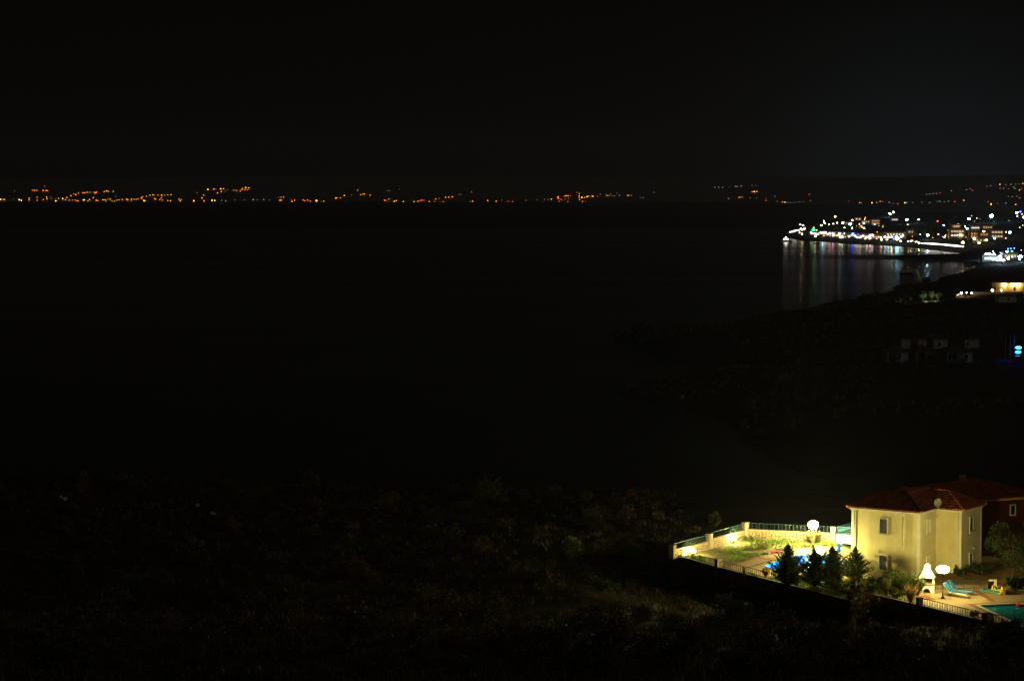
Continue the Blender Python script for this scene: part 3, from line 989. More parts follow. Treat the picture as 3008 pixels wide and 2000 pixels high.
# ridge caps
def ridge(p, q):
    p = Vector(p); q = Vector(q); L = (q - p).length; n = max(2, int(L / 0.38))
    mb = MB()
    for k in range(n):
        a = p + (q - p) * (k / n); b = p + (q - p) * ((k + 1.06) / n)
        mb.bar(a + Vector((0, 0, 0.02)), b + Vector((0, 0, -0.01)), 0.11, 0.095, 8)
    mb.build('ridge_caps', M_tile, roof)
zr = lambda e: ZE + 0.09 + e * PIT
for (a, b, c, d) in BL[:3]:
    hw = min(b - a, d - c) / 2
    if b - a > d - c:
        r0, r1 = (a + hw, (c + d) / 2), (b - hw, (c + d) / 2)
    else:
        r0, r1 = ((a + b) / 2, c + hw), ((a + b) / 2, d - hw)
    if (a, b, c, d) == BL[0]:
        ridge((a, c, zr(0)), (*r0, zr(hw))); ridge((*r0, zr(hw)), (uB - 4.48 + hw, r0[1], zr(hw)))
    elif (a, b, c, d) == BL[1]:
        ridge((b, c, zr(0)), (*r0, zr(hw))); ridge((*r0, zr(hw)), (*r1, zr(hw)))
    else:
        ridge((b, c, zr(0)), (*r1, zr(hw))); ridge((b, d, zr(0)), (*r1, zr(hw))); ridge((uB - 1.6, r1[1], zr(hw)), (*r1, zr(hw)))

# windows: opening frame, shutter leaves with louvres, sill
def shutter_window(x, z, w_=0.66, h=1.18, face='f', m=M_shutter, y=0.0):
    rot = {'f': 0.0, 'r': math.pi / 2}[face]
    o = bpy.data.objects.new('window', None); COL.objects.link(o); o.parent = villa
    o.location = (x, y, z); o.rotation_euler = (0, 0, rot)
    fr = MB()
    t = 0.075
    fr.box((-w_ / 2 - t / 2, -0.02, h / 2), (t, 0.1, h + 2 * t)); fr.box((w_ / 2 + t / 2, -0.02, h / 2), (t, 0.1, h + 2 * t))
    fr.box((0, -0.02, h + t / 2), (w_, 0.1, t)); fr.box((0, -0.02, -t / 2), (w_, 0.1, t))
    fr.build('window_frame', M_trim, o)
    MB().box((0, -0.075, -t - 0.03), (w_ + 0.34, 0.16, 0.06)).build('window_sill', M_trim, o)
    for sx in (-1, 1):
        s2 = MB(); cx = sx * w_ / 4
        s2.box((cx, 0.0, h / 2), (w_ / 2 - 0.015, 0.05, h))
        for k in range(12):
            s2.box((cx, -0.035, h * (k + 0.6) / 12.2), (w_ / 2 - 0.1, 0.03, h / 22))
        s2.build('shutter', m, o)
    return o
fl2, fl1 = ZE - 1.92, ZE - 4.98
shutter_window(2.92, fl2)
shutter_window(2.92, fl1)
shutter_window(uB, fl2 + 0.05, 0.5, 1.1, 'r', M_trim, 1.75)
shutter_window(uB, fl1 + 0.05, 0.5, 1.1, 'r', M_trim, 1.75)
shutter_window(uD, fl2 + 0.0, 0.62, 1.15, 'r', M_shutter, vC + 2.0)
shutter_window(uD, fl1 + 0.0, 0.62, 1.15, 'r', M_shutter, vC + 2.0)
# down pipes
def pipe(pts, r=0.045):
    mb = MB(); mb.tube([Vector(p) for p in pts], r, 8)
    mb.build('down_pipe', M_trim, villa, True)
pipe([(0.30, -0.07, ZE - 0.2), (0.30, -0.07, -0.6)], 0.035)
pipe([(4.75, -0.2, ZE - 0.1), (4.75, -0.07, ZE - 0.35), (4.75, -0.07, ZE - 3.1)], 0.05)
pipe([(uD - 0.26, vC - 0.2, ZE - 0.1), (uD - 0.26, vC - 0.07, ZE - 0.35), (uD - 0.26, vC - 0.07, -0.6)], 0.045)
# wall lamp and vent details
MB().ball((uD + 0.08, vC + 2.4, fl1 + 1.55), 0.1, 10, 6).build('wall_lamp', M_trim, villa, True)
MB().box((2.55, -0.04, fl1 + 1.5), (0.12, 0.06, 0.16)).build('wall_lamp', M_alu, villa)
# dish on its pole
dish = bpy.data.objects.new('satellite_dish', None); COL.objects.link(dish); dish.parent = villa
dp = Vector((uB + 0.34, vC - 0.42, ZE + 0.55)); dish.location = dp
mb = MB(); dirn = Vector((-0.25, -1.0, 0.35)).normalized()
q = dirn.to_track_quat('Z', 'Y').to_matrix()
prof = [(0.001, -0.07), (0.14, -0.06), (0.26, -0.03), (0.36, 0.0), (0.385, 0.012)]
m2 = MB().lathe(prof, (0, 0, 0), 24); m2.v = [tuple(q @ Vector(p)) for p in m2.v]
m2.build('dish_reflector', mat('dish_grey', (0.55, 0.50, 0.42), 0.6, 0.15, 3), dish, True)
mb.bar(q @ Vector((0, 0.36, 0.0)), q @ Vector((0, 0.05, 0.42)), 0.012); mb.box(q @ Vector((0, 0.05, 0.42)), (0.07, 0.1, 0.07))
mb.build('feed_arm', M_alu, dish)
mb = MB().tube([Vector((0, 0.1, 0.2)), Vector((0, 0.1, -1.25)), Vector((-0.3, 0.1, -1.25))], 0.026, 8)
mb.bar((0, 0.1, -0.7), (-0.3, 0.1, -0.7), 0.02); mb.bar((0, 0.1, 0.0), q @ Vector((0, 0, -0.06)), 0.03)
mb.build('mast', M_alu, dish)
# balcony on the left side with a teal railing
bal = bpy.data.objects.new('balcony', None); COL.objects.link(bal); bal.parent = villa; bal.location = (0, 1.0, 3.05)
MB().box((-0.95, 1.6, -0.22), (1.9, 3.2, 0.4)).build('balcony_slab', M_white, bal)
MB().box((-0.95, 0.06, 0.14), (1.9, 0.12, 0.32)).build('parapet', M_white, bal)
MB().box((-1.84, 1.66, 0.14), (0.12, 3.08, 0.32)).build('parapet', M_white, bal)
rb = MB()
def balrail(p, q_, n):
    p = Vector(p); q_ = Vector(q_); up = Vector((0, 0, 1))
    rb.bar(p + up * 0.95, q_ + up * 0.95, 0.035); rb.bar(p + up * 0.36, q_ + up * 0.36, 0.022); rb.bar(p + up * 0.8, q_ + up * 0.8, 0.018)
    for k in range(n + 1):
        a = p + (q_ - p) * (k / n); rb.bar(a + up * 0.3, a + up * 0.95, 0.02, n=5)
        if k < n:
            b = p + (q_ - p) * ((k + 1) / n)
            rb.bar(a + up * 0.36, b + up * 0.8, 0.014, n=4); rb.bar(b + up * 0.36, a + up * 0.8, 0.014, n=4)
balrail((-1.84, 0.06, 0), (-0.03, 0.06, 0), 6); balrail((-1.84, 0.06, 0), (-1.84, 3.1, 0), 9)
tag(rb.build('balcony_railing', M_teal, bal), kind='stuff')

# ================================================================== red house behind
rp = gp(2882, 1469, 32.6)
ra = math.radians(26)
red = thing('red_house', 'dark red house with tiled hip roof behind the cream villa', 'house', (rp.x, rp.y, Z_T), ra)
rh = 32.6 - Z_T
rplan = [Vector(p) for p in ((-2.2, 0), (6.8, 0), (6.8, 8.5), (-2.2, 8.5))]
MB().prism(rplan, -2, rh, bottom=False).build('wall', M_redwall, red)
cornice(rplan, 0.28, rh - 0.1, rh + 0.05).build('cornice', M_trim, red)
O = offset_ccw(rplan, 0.45)
mb = MB(); hw = (O[2].y - O[0].y) / 2; rpit = 0.27; z1 = rh + 0.06 + hw * rpit; xm = (O[0].x + O[1].x) / 2
mb.add([(p.x, p.y, rh + 0.06) for p in O] + [(O[0].x + hw, O[0].y + hw, z1), (O[1].x - hw, O[0].y + hw, z1)],
       [(0, 1, 5, 4), (1, 2, 5), (2, 3, 4, 5), (3, 0, 4)])
rroof = mb.build('roof', M_tile, red)
rt = MB()
nst = 48
for k in range(nst):
    x = O[0].x + (k + 0.5) * (O[1].x - O[0].x) / nst
    t = min(hw, x - O[0].x, O[1].x - x)
    rt.bar((x, O[0].y - 0.02, rh + 0.06), (x, O[0].y + t, rh + 0.06 + t * rpit), 0.09, 0.09, 6)
tag(rt.build('roof_tiles', M_tile, rroof), kind='stuff')
w2 = bpy.data.objects.new('window', None); COL.objects.link(w2); w2.parent = red; w2.location = (3.4, 0, rh - 1.45)
f2 = MB(); f2.box((-0.27, -0.02, 0.4), (0.09, 0.1, 0.98)); f2.box((0.27, -0.02, 0.4), (0.09, 0.1, 0.98)); f2.box((0, -0.02, 0.845), (0.45, 0.1, 0.09)); f2.box((0, -0.02, -0.045), (0.45, 0.1, 0.09))
f2.build('window_frame', M_trim, w2)
MB().box((0, 0.0, 0.4), (0.45, 0.03, 0.8)).build('pane', M_glassdark, w2)
MB().box((1.6, 4.8, z1 + 0.1), (0.5, 0.4, 0.4)).build('chimney', M_conc, rroof)

# ================================================================== garden lamps
def post_lamp(label, px, py, h=2.2, gr=0.24, em=E_globe, gz_=0.24):
    p = gp(px, py, Z_T)
    o = thing('garden_lamp', label, 'lamp', (p.x, p.y, Z_T + 0.005), 0, 'post lamps of the villa gardens')
    MB().lathe([(0.17, 0), (0.17, 0.05), (0.08, 0.14), (0.045, 0.3), (0.035, 0.32), (0.033, h - 0.3), (0.05, h - 0.28), (0.05, h - 0.24)], n=10).build('post', M_dark, o, True)
    cr = gr * 0.85
    MB().lathe([(0.02, h - 0.30), (cr * 0.9, h - 0.25), (cr, h - 0.225), (cr * 0.9, h - 0.215), (0.02, h - 0.25)], n=16).build('dish_collar', M_dark, o, True)
    MB().ball((0, 0, h - 0.215 + gz_), gr, 18, 9, 0, gz_ / gr).build('globe', em, o, True)
    MB().lathe([(0.001, h + 2 * gz_ - 0.215 + 0.05), (0.07, h + 2 * gz_ - 0.215 + 0.02), (0.1, h + 2 * gz_ - 0.24)], n=10).build('finial', M_dark, o, True)
    return o
post_lamp('bright post lamp beside the white barbecue on the terrace', 2769, 1757, 2.3, 0.5, E_globe, 0.27)
post_lamp('bright post lamp before the back garden wall, above the pool', 2388, 1608, 2.0, 0.46, emit('lit_globe_far', WARM, 1500), 0.33)
post_lamp('post lamp half hidden behind the row of conifers', 2402, 1692, 2.2, 0.2, em=emit('lit_globe_hidden', WARM, 1900))

def spot(label, px, py, r=0.13, z=Z_T, em=E_flood, group='floodlights at the foot of the garden walls', h=0.22):
    p = gp(px, py, z)
    o = thing('floodlight', label, 'floodlight', p, 0, group)
    MB().lathe([(0.10, 0), (0.10, 0.03), (0.035, 0.04), (0.035, h)], n=10).build('spike', M_dark, o)
    MB().ball((0, 0, h + r * 0.9), r, 12, 7).build('lens', em, o, True)
    MB().lathe([(0.02, h - 0.02), (r * 0.8, h), (r * 1.02, h + r * 0.55)], n=12).build('housing', M_dark, o, True)
    return o
spot('blazing floodlight at the foot of the left garden wall, near corner', 2036, 1631, 0.17)
spot('blazing floodlight at the foot of the left garden wall, before the back corner', 2154, 1594, 0.2)
spot('blazing floodlight at the foot of the back garden wall', 2318, 1583, 0.2)
spot('low blazing floodlight on the deck at the far edge of the blue pool', 2404, 1622, 0.17, em=emit('lit_deck_flood', WARM, 900), group=None)

# ================================================================== barbecue, furniture and floats
p = gp(2723, 1740.5, Z_T)
bbq = thing('barbecue', 'white masonry barbecue with pointed hood and arched wood store', 'barbecue', (p.x, p.y, Z_T + 0.005), math.radians(-14))
# body with an arched opening
W2, ah, ar = 0.58, 0.12, 0.30
arc = [(-W2, 0), (-ar, 0)] + [(-ar * math.cos(math.pi * k / 10), ah + ar * math.sin(math.pi * k / 10)) for k in range(11)] + [(ar, 0), (W2, 0), (W2, 0.72), (-W2, 0.72)]
mb = MB()
tri = tessellate_polygon([[Vector((x, z, 0)) for x, z in arc]])
nA = len(arc)
mb.add([(x, -0.4, z) for x, z in arc], tri); mb.add([(x, 0.4, z) for x, z in arc], tri)
mb.add([(x, -0.4, z) for x, z in arc] + [(x, 0.4, z) for x, z in arc], [(i, (i + 1) % nA, nA + (i + 1) % nA, nA + i) for i in range(nA)])
mb.build('body', M_white, bbq)
MB().box((0, 0.3, 0.3), (0.7, 0.04, 0.6)).build('store_back', mat('dark_brown_back', (0.16, 0.12, 0.09), 0.95), bbq)  # dark brown back of the wood store, shared with the fire back
MB().box((0, -0.03, 0.76), (1.26, 0.94, 0.08)).build('counter', mat('orange_tile', (0.52, 0.26, 0.10), 0.6, 0.2, 4), bbq)
for sx in (-1, 1):
    MB().box((sx * 0.5, 0.05, 1.03), (0.12, 0.62, 0.46)).build('side_pier', M_white, bbq)
MB().box((0, 0.38, 1.03), (0.88, 0.08, 0.46)).build('fire_back', MATS['dark_brown_back'], bbq)
MB().box((0, 0.0, 0.86), (0.84, 0.5, 0.03)).build('grill', M_dark, bbq)
mb = MB()
def frust(mb, w0, d0, z0, w1, d1, z1, yo=0.0):
    vv = [(sx * w0, sy * d0 + yo, z0) for sx, sy in ((-1, -1), (1, -1), (1, 1), (-1, 1))] + [(sx * w1, sy * d1 + yo, z1) for sx, sy in ((-1, -1), (1, -1), (1, 1), (-1, 1))]
    mb.add(vv, [(0, 1, 5, 4), (1, 2, 6, 5), (2, 3, 7, 6), (3, 0, 4, 7), (4, 5, 6, 7), (3, 2, 1, 0)])
frust(mb, 0.64, 0.46, 1.26, 0.64, 0.46, 1.33); frust(mb, 0.6, 0.43, 1.33, 0.24, 0.22, 1.98); frust(mb, 0.28, 0.26, 1.98, 0.28, 0.26, 2.04); frust(mb, 0.2, 0.18, 2.04, 0.2, 0.18, 2.2)
mb.build('hood', M_white, bbq)
mb = MB(); frust(mb, 0.3, 0.26, 2.2, 0.02, 0.02, 2.42); mb.build('chimney_cap', M_white, bbq)

def lounger(label, px, py, rz, group='blue sun loungers on the terrace'):
    p = gp(px, py, Z_T)
    o = thing('sun_lounger', label, 'sun lounger', (p.x, p.y, Z_T + 0.006), rz, group)
    # local x: from the head (-) to the foot (+)
    fr = MB()
    for sy in (-0.3, 0.3):
        fr.tube([Vector((-0.45, sy, 0.36)), Vector((1.15, sy, 0.33))], 0.02, 6)
    fr.bar((1.15, -0.3, 0.33), (1.15, 0.3, 0.33), 0.02)
    fr.build('frame', M_alu, o)
    MB().box((0.36, 0, 0.375), (1.5, 0.62, 0.035)).build('seat', M_canvas, o)
    ang = math.radians(50)
    Mr = Matrix.Rotation(-ang, 3, 'Y')
    bk = MB(); c = Vector((-0.40, 0, 0.38)); dr = Vector((-math.cos(ang), 0, math.sin(ang)))
    L = 0.82
    nn = Vector((math.sin(ang), 0, math.cos(ang)))
    vv = []
    for t in (0.02, L):
        for sy in (-0.31, 0.31):
            for k in (-0.02, 0.02):
                vv.append(c + dr * t + Vector((0, sy, 0)) + nn * k)
    bk.add(vv, [(0, 1, 3, 2), (4, 6, 7, 5), (0, 4, 5, 1), (2, 3, 7, 6), (0, 2, 6, 4), (1, 5, 7, 3)])
    b = bk.build('backrest', M_canvas, o)
    bf = MB()
    for sy in (-0.3, 0.3):
        bf.bar(c + Vector((0, sy, 0)), c + dr * (L + 0.03) + Vector((0, sy, 0)), 0.018)
    bf.bar(c + dr * (L + 0.03) + Vector((0, -0.3, 0)), c + dr * (L + 0.03) + Vector((0, 0.3, 0)), 0.018)
    bf.build('back_frame', M_alu, b)
    for x0, x1 in ((-0.3, -0.5), (0.85, 1.05)):
        for sy in (-0.3, 0.3):
            MB().bar((x0, sy, 0.35), (x1, sy, 0.0), 0.018).build('leg', M_alu, o)
    return o
lounger('blue sun lounger nearer the lamp post, backrest raised', 2806, 1752, math.radians(-38))
lounger('blue sun lounger nearer the dark bin, backrest raised', 2819, 1744, math.radians(-33))
lounger('blue sun lounger half hidden between the conifers by the house', 2478, 1672, math.radians(-50), None)

p = gp(2464, 1630, Z_T)
par = thing('parasol', 'closed blue parasol beside the glowing pool', 'parasol', (p.x, p.y, Z_T + 0.006))
MB().lathe([(0.25, 0), (0.25, 0.07), (0.04, 0.1), (0.03, 0.12)], n=12).build('base', M_conc, par)
MB().bar((0, 0, 0.1), (0, 0, 1.45), 0.022).build('pole', M_alu, par)
mb = MB(); vv = []; ff = []
prof = [(0.10, 0.25), (0.16, 0.32), (0.17, 0.5), (0.10, 0.95), (0.05, 1.25), (0.01, 1.42)]
for i, (r, z) in enumerate(prof):
    for k in range(16):
        t = 2 * math.pi * k / 16; rr_ = r * (1.15 if k % 2 else 0.75)
        vv.append((rr_ * math.cos(t), rr_ * math.sin(t), z))
for i in range(len(prof) - 1):
    for k in range(16):
        ff.append((i * 16 + k, i * 16 + (k + 1) % 16, (i + 1) * 16 + (k + 1) % 16, (i + 1) * 16 + k))
MB().add(vv, ff).build('canopy', M_blue, par)

def air_mattress(name, label, cat, px, py, rz, L, W, m, m2, z=Z_T + 0.02, tubes=5):
    p = gp(px, py, Z_T)
    o = thing(name, label, cat, (p.x, p.y, z), rz)
    mb = MB(); r = W / tubes / 2
    for k in range(tubes):
        y = -W / 2 + r + 2 * r * k
        mb.bar((-L / 2, y, r), (L / 2, y, r), r, r, 8)
    mb.build('tubes', m, o, False)
    mb = MB(); mb.bar((-L / 2 - 0.02, -W / 2, r * 1.6), (-L / 2 - 0.02, W / 2, r * 1.6), r * 1.6, r * 1.6, 10)
    mb.build('pillow', m2, o)
    return o
M_pink = mat('pink_vinyl', (0.55, 0.05, 0.12), 0.4, 0.15, 3)
M_yel = mat('yellow_vinyl', (0.75, 0.52, 0.05), 0.4, 0.12, 3)
M_grn = mat('green_vinyl', (0.10, 0.30, 0.17), 0.4, 0.3, 4)
M_redv = mat('red_vinyl', (0.6, 0.03, 0.03), 0.4, 0.12, 3)
M_cream = mat('cream_vinyl', (0.6, 0.5, 0.34), 0.5, 0.12, 3)
air_mattress('air_mattress', 'pink air mattress lying on the edge of the lawn', 'air mattress', 2272, 1624, math.radians(35), 1.5, 0.7, M_pink, M_white)
p = gp(2294, 1617, Z_T)
dg = thing('inflatable_boat', 'small pale inflatable boat behind the pink air mattress', 'inflatable', (p.x, p.y, Z_T + 0.02), math.radians(-10))
M3 = Matrix.Diagonal((1.0, 0.6, 1.0))
MB().torus((0, 0, 0.12), 0.42, 0.11, 20, 8, 0, M3).build('side_tube', mat('grey_vinyl', (0.45, 0.42, 0.36), 0.5), dg, True)
MB().box((0, 0, 0.04), (0.7, 0.4, 0.03)).build('boat_floor', mat('dark_vinyl', (0.06, 0.06, 0.07), 0.5), dg)
air_mattress('air_mattress', 'green air mattress leaning by the dark bin', 'air mattress', 2918, 1741, math.radians(-48), 1.7, 0.75, M_grn, M_blue)
p = gp(2944, 1747, Z_T)
st = thing('star_float', 'yellow star-shaped inflatable float standing on the terrace', 'inflatable', (p.x, p.y, Z_T + 0.34), math.radians(-10))
ov = []
for k in range(10):
    t = math.pi / 2 + 2 * math.pi * k / 10; r = 0.42 if k % 2 == 0 else 0.21
    ov.append(Vector((r * math.cos(t), r * math.sin(t))))
mb = MB(); mb.add([(q_.x, -0.06, q_.y) for q_ in ov] + [(q_.x, 0.06, q_.y) for q_ in ov] + [(0, -0.14, 0), (0, 0.14, 0)],
   [(i, (i + 1) % 10, 10 + (i + 1) % 10, 10 + i) for i in range(10)] + [(20, (i + 1) % 10, i) for i in range(10)] + [(21, 10 + i, 10 + (i + 1) % 10) for i in range(10)])
mb.build('star_body', M_yel, st)
MB().ball((0.05, -0.1, 0.12), 0.09, 8, 6).build('star_knob', M_yel, st, True)
p = gp(2918, 1727.5, 27.34)
tag(MB().ball((0, 0, 0.14), 0.14, 14, 9).build('beach_ball', M_yel, None, True, (p.x, p.y, 27.35)), 'yellow beach ball on the low wall beside the dark bin', 'ball')
p = gp(2932, 1738, Z_T)
tag(MB().bar((-0.5, 0.25, 0.16), (0.5, -0.25, 0.16), 0.15, 0.15, 14).build('rolled_mat', M_cream, None, True, (p.x, p.y, Z_T + 0.015)), 'cream rolled mat lying between ball and yellow star', 'rolled mat')
p = gp(2910, 1729, Z_T + 0.0)
bn = thing('rubbish_bin', 'dark round rubbish bin at the end of the low stone wall', 'bin', (p.x, p.y, Z_T + 0.005))
MB().lathe([(0.001, 0), (0.20, 0), (0.23, 0.55), (0.24, 0.58), (0.22, 0.58), (0.2, 0.1), (0.001, 0.08)], n=16).build('bin_body', M_dark, bn, True)
MB().lathe([(0.245, 0.56), (0.25, 0.6), (0.001, 0.64)], n=16).build('lid', M_dark, bn, True)
p = gp(2922, 1727, 27.3)
sh = thing('outdoor_shower', 'pale bent pillar with an arm behind the dark bin', 'shower', (p.x, p.y, 27.3))
MB().box((0.05, 0, 0.3), (0.18, 0.16, 0.6)).build('column', M_trim, sh)
MB().box((-0.16, 0, 0.665), (0.62, 0.18, 0.13)).build('arm', M_trim, sh)
p = gp(2879, 1819, Z_T)
tag(MB().torus((0, 0, 0.24), 0.18, 0.055, 20, 8, 0, Matrix.Rotation(math.pi / 2, 3, 'X') @ Matrix.Identity(3)).build('swim_ring', M_redv, None, True, (p.x, p.y, Z_T + 0.1)),
    'orange-red swim ring hung on the railing left of the squat pillar', 'swim ring')
p = gp(3010, 1779, Z_T - 0.13)
fl = thing('pool_float', 'red and white float lying on the unlit pool', 'inflatable', (p.x, p.y, Z_T - 0.125), math.radians(10))
MB().torus((0, 0, 0.1), 0.5, 0.12, 22, 8, 0, Matrix.Diagonal((1.2, 0.8, 1))).build('float_ring', M_redv, fl, True)
MB().box((0, 0, 0.12), (1.0, 0.6, 0.1)).build('float_seat', M_white, fl)

# ================================================================== vegetation
def rnd_dir(r):
    while True:
        v = Vector((r.uniform(-1, 1), r.uniform(-1, 1), r.uniform(-1, 1)))
        if 0.05 < v.length < 1: return v.normalized()
def leaf(mb, p, d, w_, l, r, mi=0):
    """a small bent leaf"""
    d = d.normalized(); s_ = d.cross(rnd_dir(r))
    if s_.length < 1e-3: return
    s_.normalize()
    mb.add([p, p + d * l * 0.5 + s_ * w_ * 0.5, p + d * l, p + d * l * 0.5 - s_ * w_ * 0.5], [(0, 1, 2, 3)], mi)
def clumps(mb, r, centers, n, lw, ll, mi=0, up=0.3):
    for (c, rad) in centers:
        for k in range(n):
            d = rnd_dir(r)
            p = Vector(c) + Vector((d.x * rad[0], d.y * rad[1], d.z * rad[2])) * (r.uniform(0.35, 1.0) ** 0.6)
            leaf(mb, p, d + rnd_dir(r) * 0.8 + Vector((0, 0, up)), lw * r.uniform(0.6, 1.3), ll * r.uniform(0.6, 1.3), r, mi)

def conifer(label, px, py, h, rad, seed, group='dark conifers in a row before the pool'):
    """branches rise steeply from the trunk, each with flat feathery sprays"""
    p = gp(px, py, Z_T)
    r = random.Random(seed)
    o = thing('conifer', label, 'conifer', (p.x, p.y, Z_T), r.uniform(0, 6), group)
    MB().bar((0, 0, -0.1), (0, 0, h * 0.95), 0.075, 0.012, 8).build('trunk', M_bark, o)
    mb = MB()
    nb = int(190 * h / 3.3)
    lean = Vector((r.uniform(-0.05, 0.05), r.uniform(-0.05, 0.05), 0))
    lob = [r.uniform(0.75, 1.2) for _ in range(7)]
    for k in range(nb):
        t = (k + r.random()) / nb
        z = h * (0.03 + 0.93 * t)
        an = k * 2.4 + r.uniform(-0.4, 0.4)
        prof = (1 - t) ** 0.95 * (0.5 + 0.5 * min(1, t / 0.12)) * lob[int((an % 6.283) / 0.9)]
        L = rad * prof * r.uniform(0.55, 1.3) + 0.06
        up = 0.15 + 0.55 * t + r.uniform(-0.12, 0.3)
        d = Vector((math.cos(an), math.sin(an), up)).normalized()
        ns = max(4, int(L / 0.055))
        base = Vector((0, 0, z)) + lean * z
        for j in range(ns):
            f = (j + 0.5) / ns
            q = base + d * L * f + Vector((0, 0, (0.25 * f * f - 0.08 * f) * L))
            for m in range(5):
                dd = d * 0.8 + rnd_dir(r) * 0.8 + Vector((0, 0, 0.35))
                leaf(mb, q + rnd_dir(r) * 0.06 * (1.2 - t), dd, 0.055, r.uniform(0.12, 0.28) * (1.1 - 0.4 * f) * (1.05 - 0.45 * t), r)
    for m in range(24):
        leaf(mb, Vector((0, 0, h * r.uniform(0.88, 0.97))) + lean * h, Vector((r.uniform(-.25, .25), r.uniform(-.25, .25), 1)), 0.03, 0.16, r)
    mb.build('crown', L_con, o)
    return o
conifer('tall dark conifer in front of the left end of the glowing pool', 2316, 1722, 3.55, 1.95, 11)
conifer('low dark conifer between the two tall ones, pool showing through', 2394, 1722, 3.2, 2.2, 12)
conifer('dark conifer before the closed blue parasol', 2447, 1714, 3.15, 1.75, 13)
conifer('dark conifer against the cream corner of the villa', 2511, 1704, 2.8, 1.45, 14)

def leafy_bush(name, label, cat, p, spread, h, n, leafm, lw, ll, seed, group=None, stems=9, clear=0.25):
    r = random.Random(seed)
    o = thing(name, label, cat, p, 0, group)
    st_ = MB(); lf = MB()
    for k in range(stems):
        an = 2 * math.pi * k / stems + r.uniform(-0.3, 0.3)
        out = spread * r.uniform(0.35, 1.0)
        tip = Vector((math.cos(an) * out, math.sin(an) * out * 0.8, h * r.uniform(0.6, 1.0) * (1.0 - 0.25 * out / spread)))
        prev = Vector((math.cos(an) * 0.06, math.sin(an) * 0.06, 0)); pts = [prev]
        for j in range(1, 6):
            f = j / 5
            pts.append(Vector((tip.x * f ** 1.2, tip.y * f ** 1.2, tip.z * f)) + rnd_dir(r) * 0.05)
        for j in range(5):
            st_.bar(pts[j], pts[j + 1], 0.022 * (1 - j / 6), 0.022 * (1 - (j + 1) / 6), 5, caps=False)
        for j in range(n):
            f = clear + (1 - clear) * r.random() ** 0.8
            i = min(4, int(f * 5)); q = pts[i].lerp(pts[i + 1], f * 5 - i)
            q = q + rnd_dir(r) * r.uniform(0.02, 0.30 * spread * (1.1 - 0.5 * f))
            leaf(lf, q, rnd_dir(r) + Vector((math.cos(an), math.sin(an), 0.4)) * 0.8, lw * r.uniform(0.6, 1.3), ll * r.uniform(0.6, 1.3), r)
    st_.build('stem', M_bark, o)
    lf.build('foliage', leafm, o)
    return o
leafy_bush('shrub', 'broad sunken leafy shrub lit yellow-green left of the barbecue', 'shrub', G(2650, 1740), 1.65, 2.25, 130, L_bush, 0.075, 0.14, 21, stems=16)
leafy_bush('shrub', 'bright green shrub standing close against the barbecue', 'shrub', G(2697, 1748), 0.75, 2.0, 150, L_bush, 0.08, 0.15, 22, stems=10)
leafy_bush('shrub', 'thin straggly shrub between the last conifer and the broad shrub', 'shrub', G(2565, 1722), 1.0, 1.2, 55, L_scrub, 0.06, 0.12, 23, stems=10)
leafy_bush('shrub', 'dull green shrub low in the corner right of the yellow star', 'shrub', gp(2985, 1738, 27.3), 0.9, 1.5, 190, L_tree, 0.08, 0.14, 24, stems=12)
leafy_bush('shrub', 'spiky low shrub on the front wall left of the red ring', 'shrub', G(2860, 1816), 0.4, 0.7, 30, L_tree, 0.07, 0.2, 25, stems=7)
leafy_bush('shrub', 'dark thin shrub in front of the unlit pool at the right edge', 'shrub', G(2990, 1843) + Vector((0, 0, -0.2)), 0.7, 1.5, 40, L_tree, 0.05, 0.16, 26, stems=9)
leafy_bush('shrub', 'dim low shrub at the foot of the villa end wall', 'shrub', gp(2818, 1690, 27.6), 0.9, 0.8, 160, L_tree, 0.07, 0.13, 27, stems=10)
leafy_bush('shrub', 'dim mound of shrub right of the villa end wall', 'shrub', gp(2880, 1682, 27.8), 1.5, 0.9, 160, L_tree, 0.07, 0.13, 28, stems=12)
leafy_bush('shrub', 'dark hedge shrub under the conifer by the villa corner', 'shrub', G(2475, 1728), 1.3, 0.8, 150, L_bush, 0.06, 0.12, 29, stems=12)
leafy_bush('shrub', 'low green plant in the bed below the broad shrub, left of the orange grass', 'shrub', G(2635, 1755), 0.7, 0.6, 120, L_bush, 0.06, 0.13, 33, stems=11)
leafy_bush('shrub', 'low green plant in the bed beside the tall dark step pillar', 'shrub', G(2560, 1738), 0.9, 0.7, 130, L_bush, 0.06, 0.13, 34, stems=11)
leafy_bush('shrub', 'low dull plant at the foot of the villa behind the pale green grass', 'shrub', G(2590, 1728), 0.8, 0.8, 110, L_bush, 0.06, 0.13, 35, stems=10)
leafy_bush('shrub', 'small round grey-green shrub on the lawn before the back wall', 'shrub', G(2245, 1612), 0.75, 0.75, 170, L_tallgrass, 0.05, 0.12, 30, stems=12)
leafy_bush('shrub', 'low green shrub at the back corner of the lawn', 'shrub', G(2205, 1590), 0.8, 0.55, 150, L_bush, 0.05, 0.12, 31, stems=12)

# the leafy tree at the right edge
p = gp(2975, 1690, 28.0)
o = thing('garden_tree', 'dark leafy tree before the red house at the right edge', 'tree', (p.x, p.y, 28.0))
r = random.Random(5)
tr = MB(); tr.bar((0, 0, -0.3), (0.1, 0, 1.3), 0.13, 0.09, 8)
cs = []
for k in range(34):
    d = rnd_dir(r); c = Vector((d.x * 2.3 + 0.3, d.y * 1.9, 2.55 + d.z * 1.75)); cs.append((c, (0.62, 0.62, 0.5)))
    if k % 2 == 0: tr.bar((0.1, 0, 1.2), c, 0.05, 0.012, 5)
tr.build('trunk', M_bark, o)
lf = MB(); clumps(lf, r, cs, 150, 0.10, 0.18); lf.build('crown', L_tree, o)

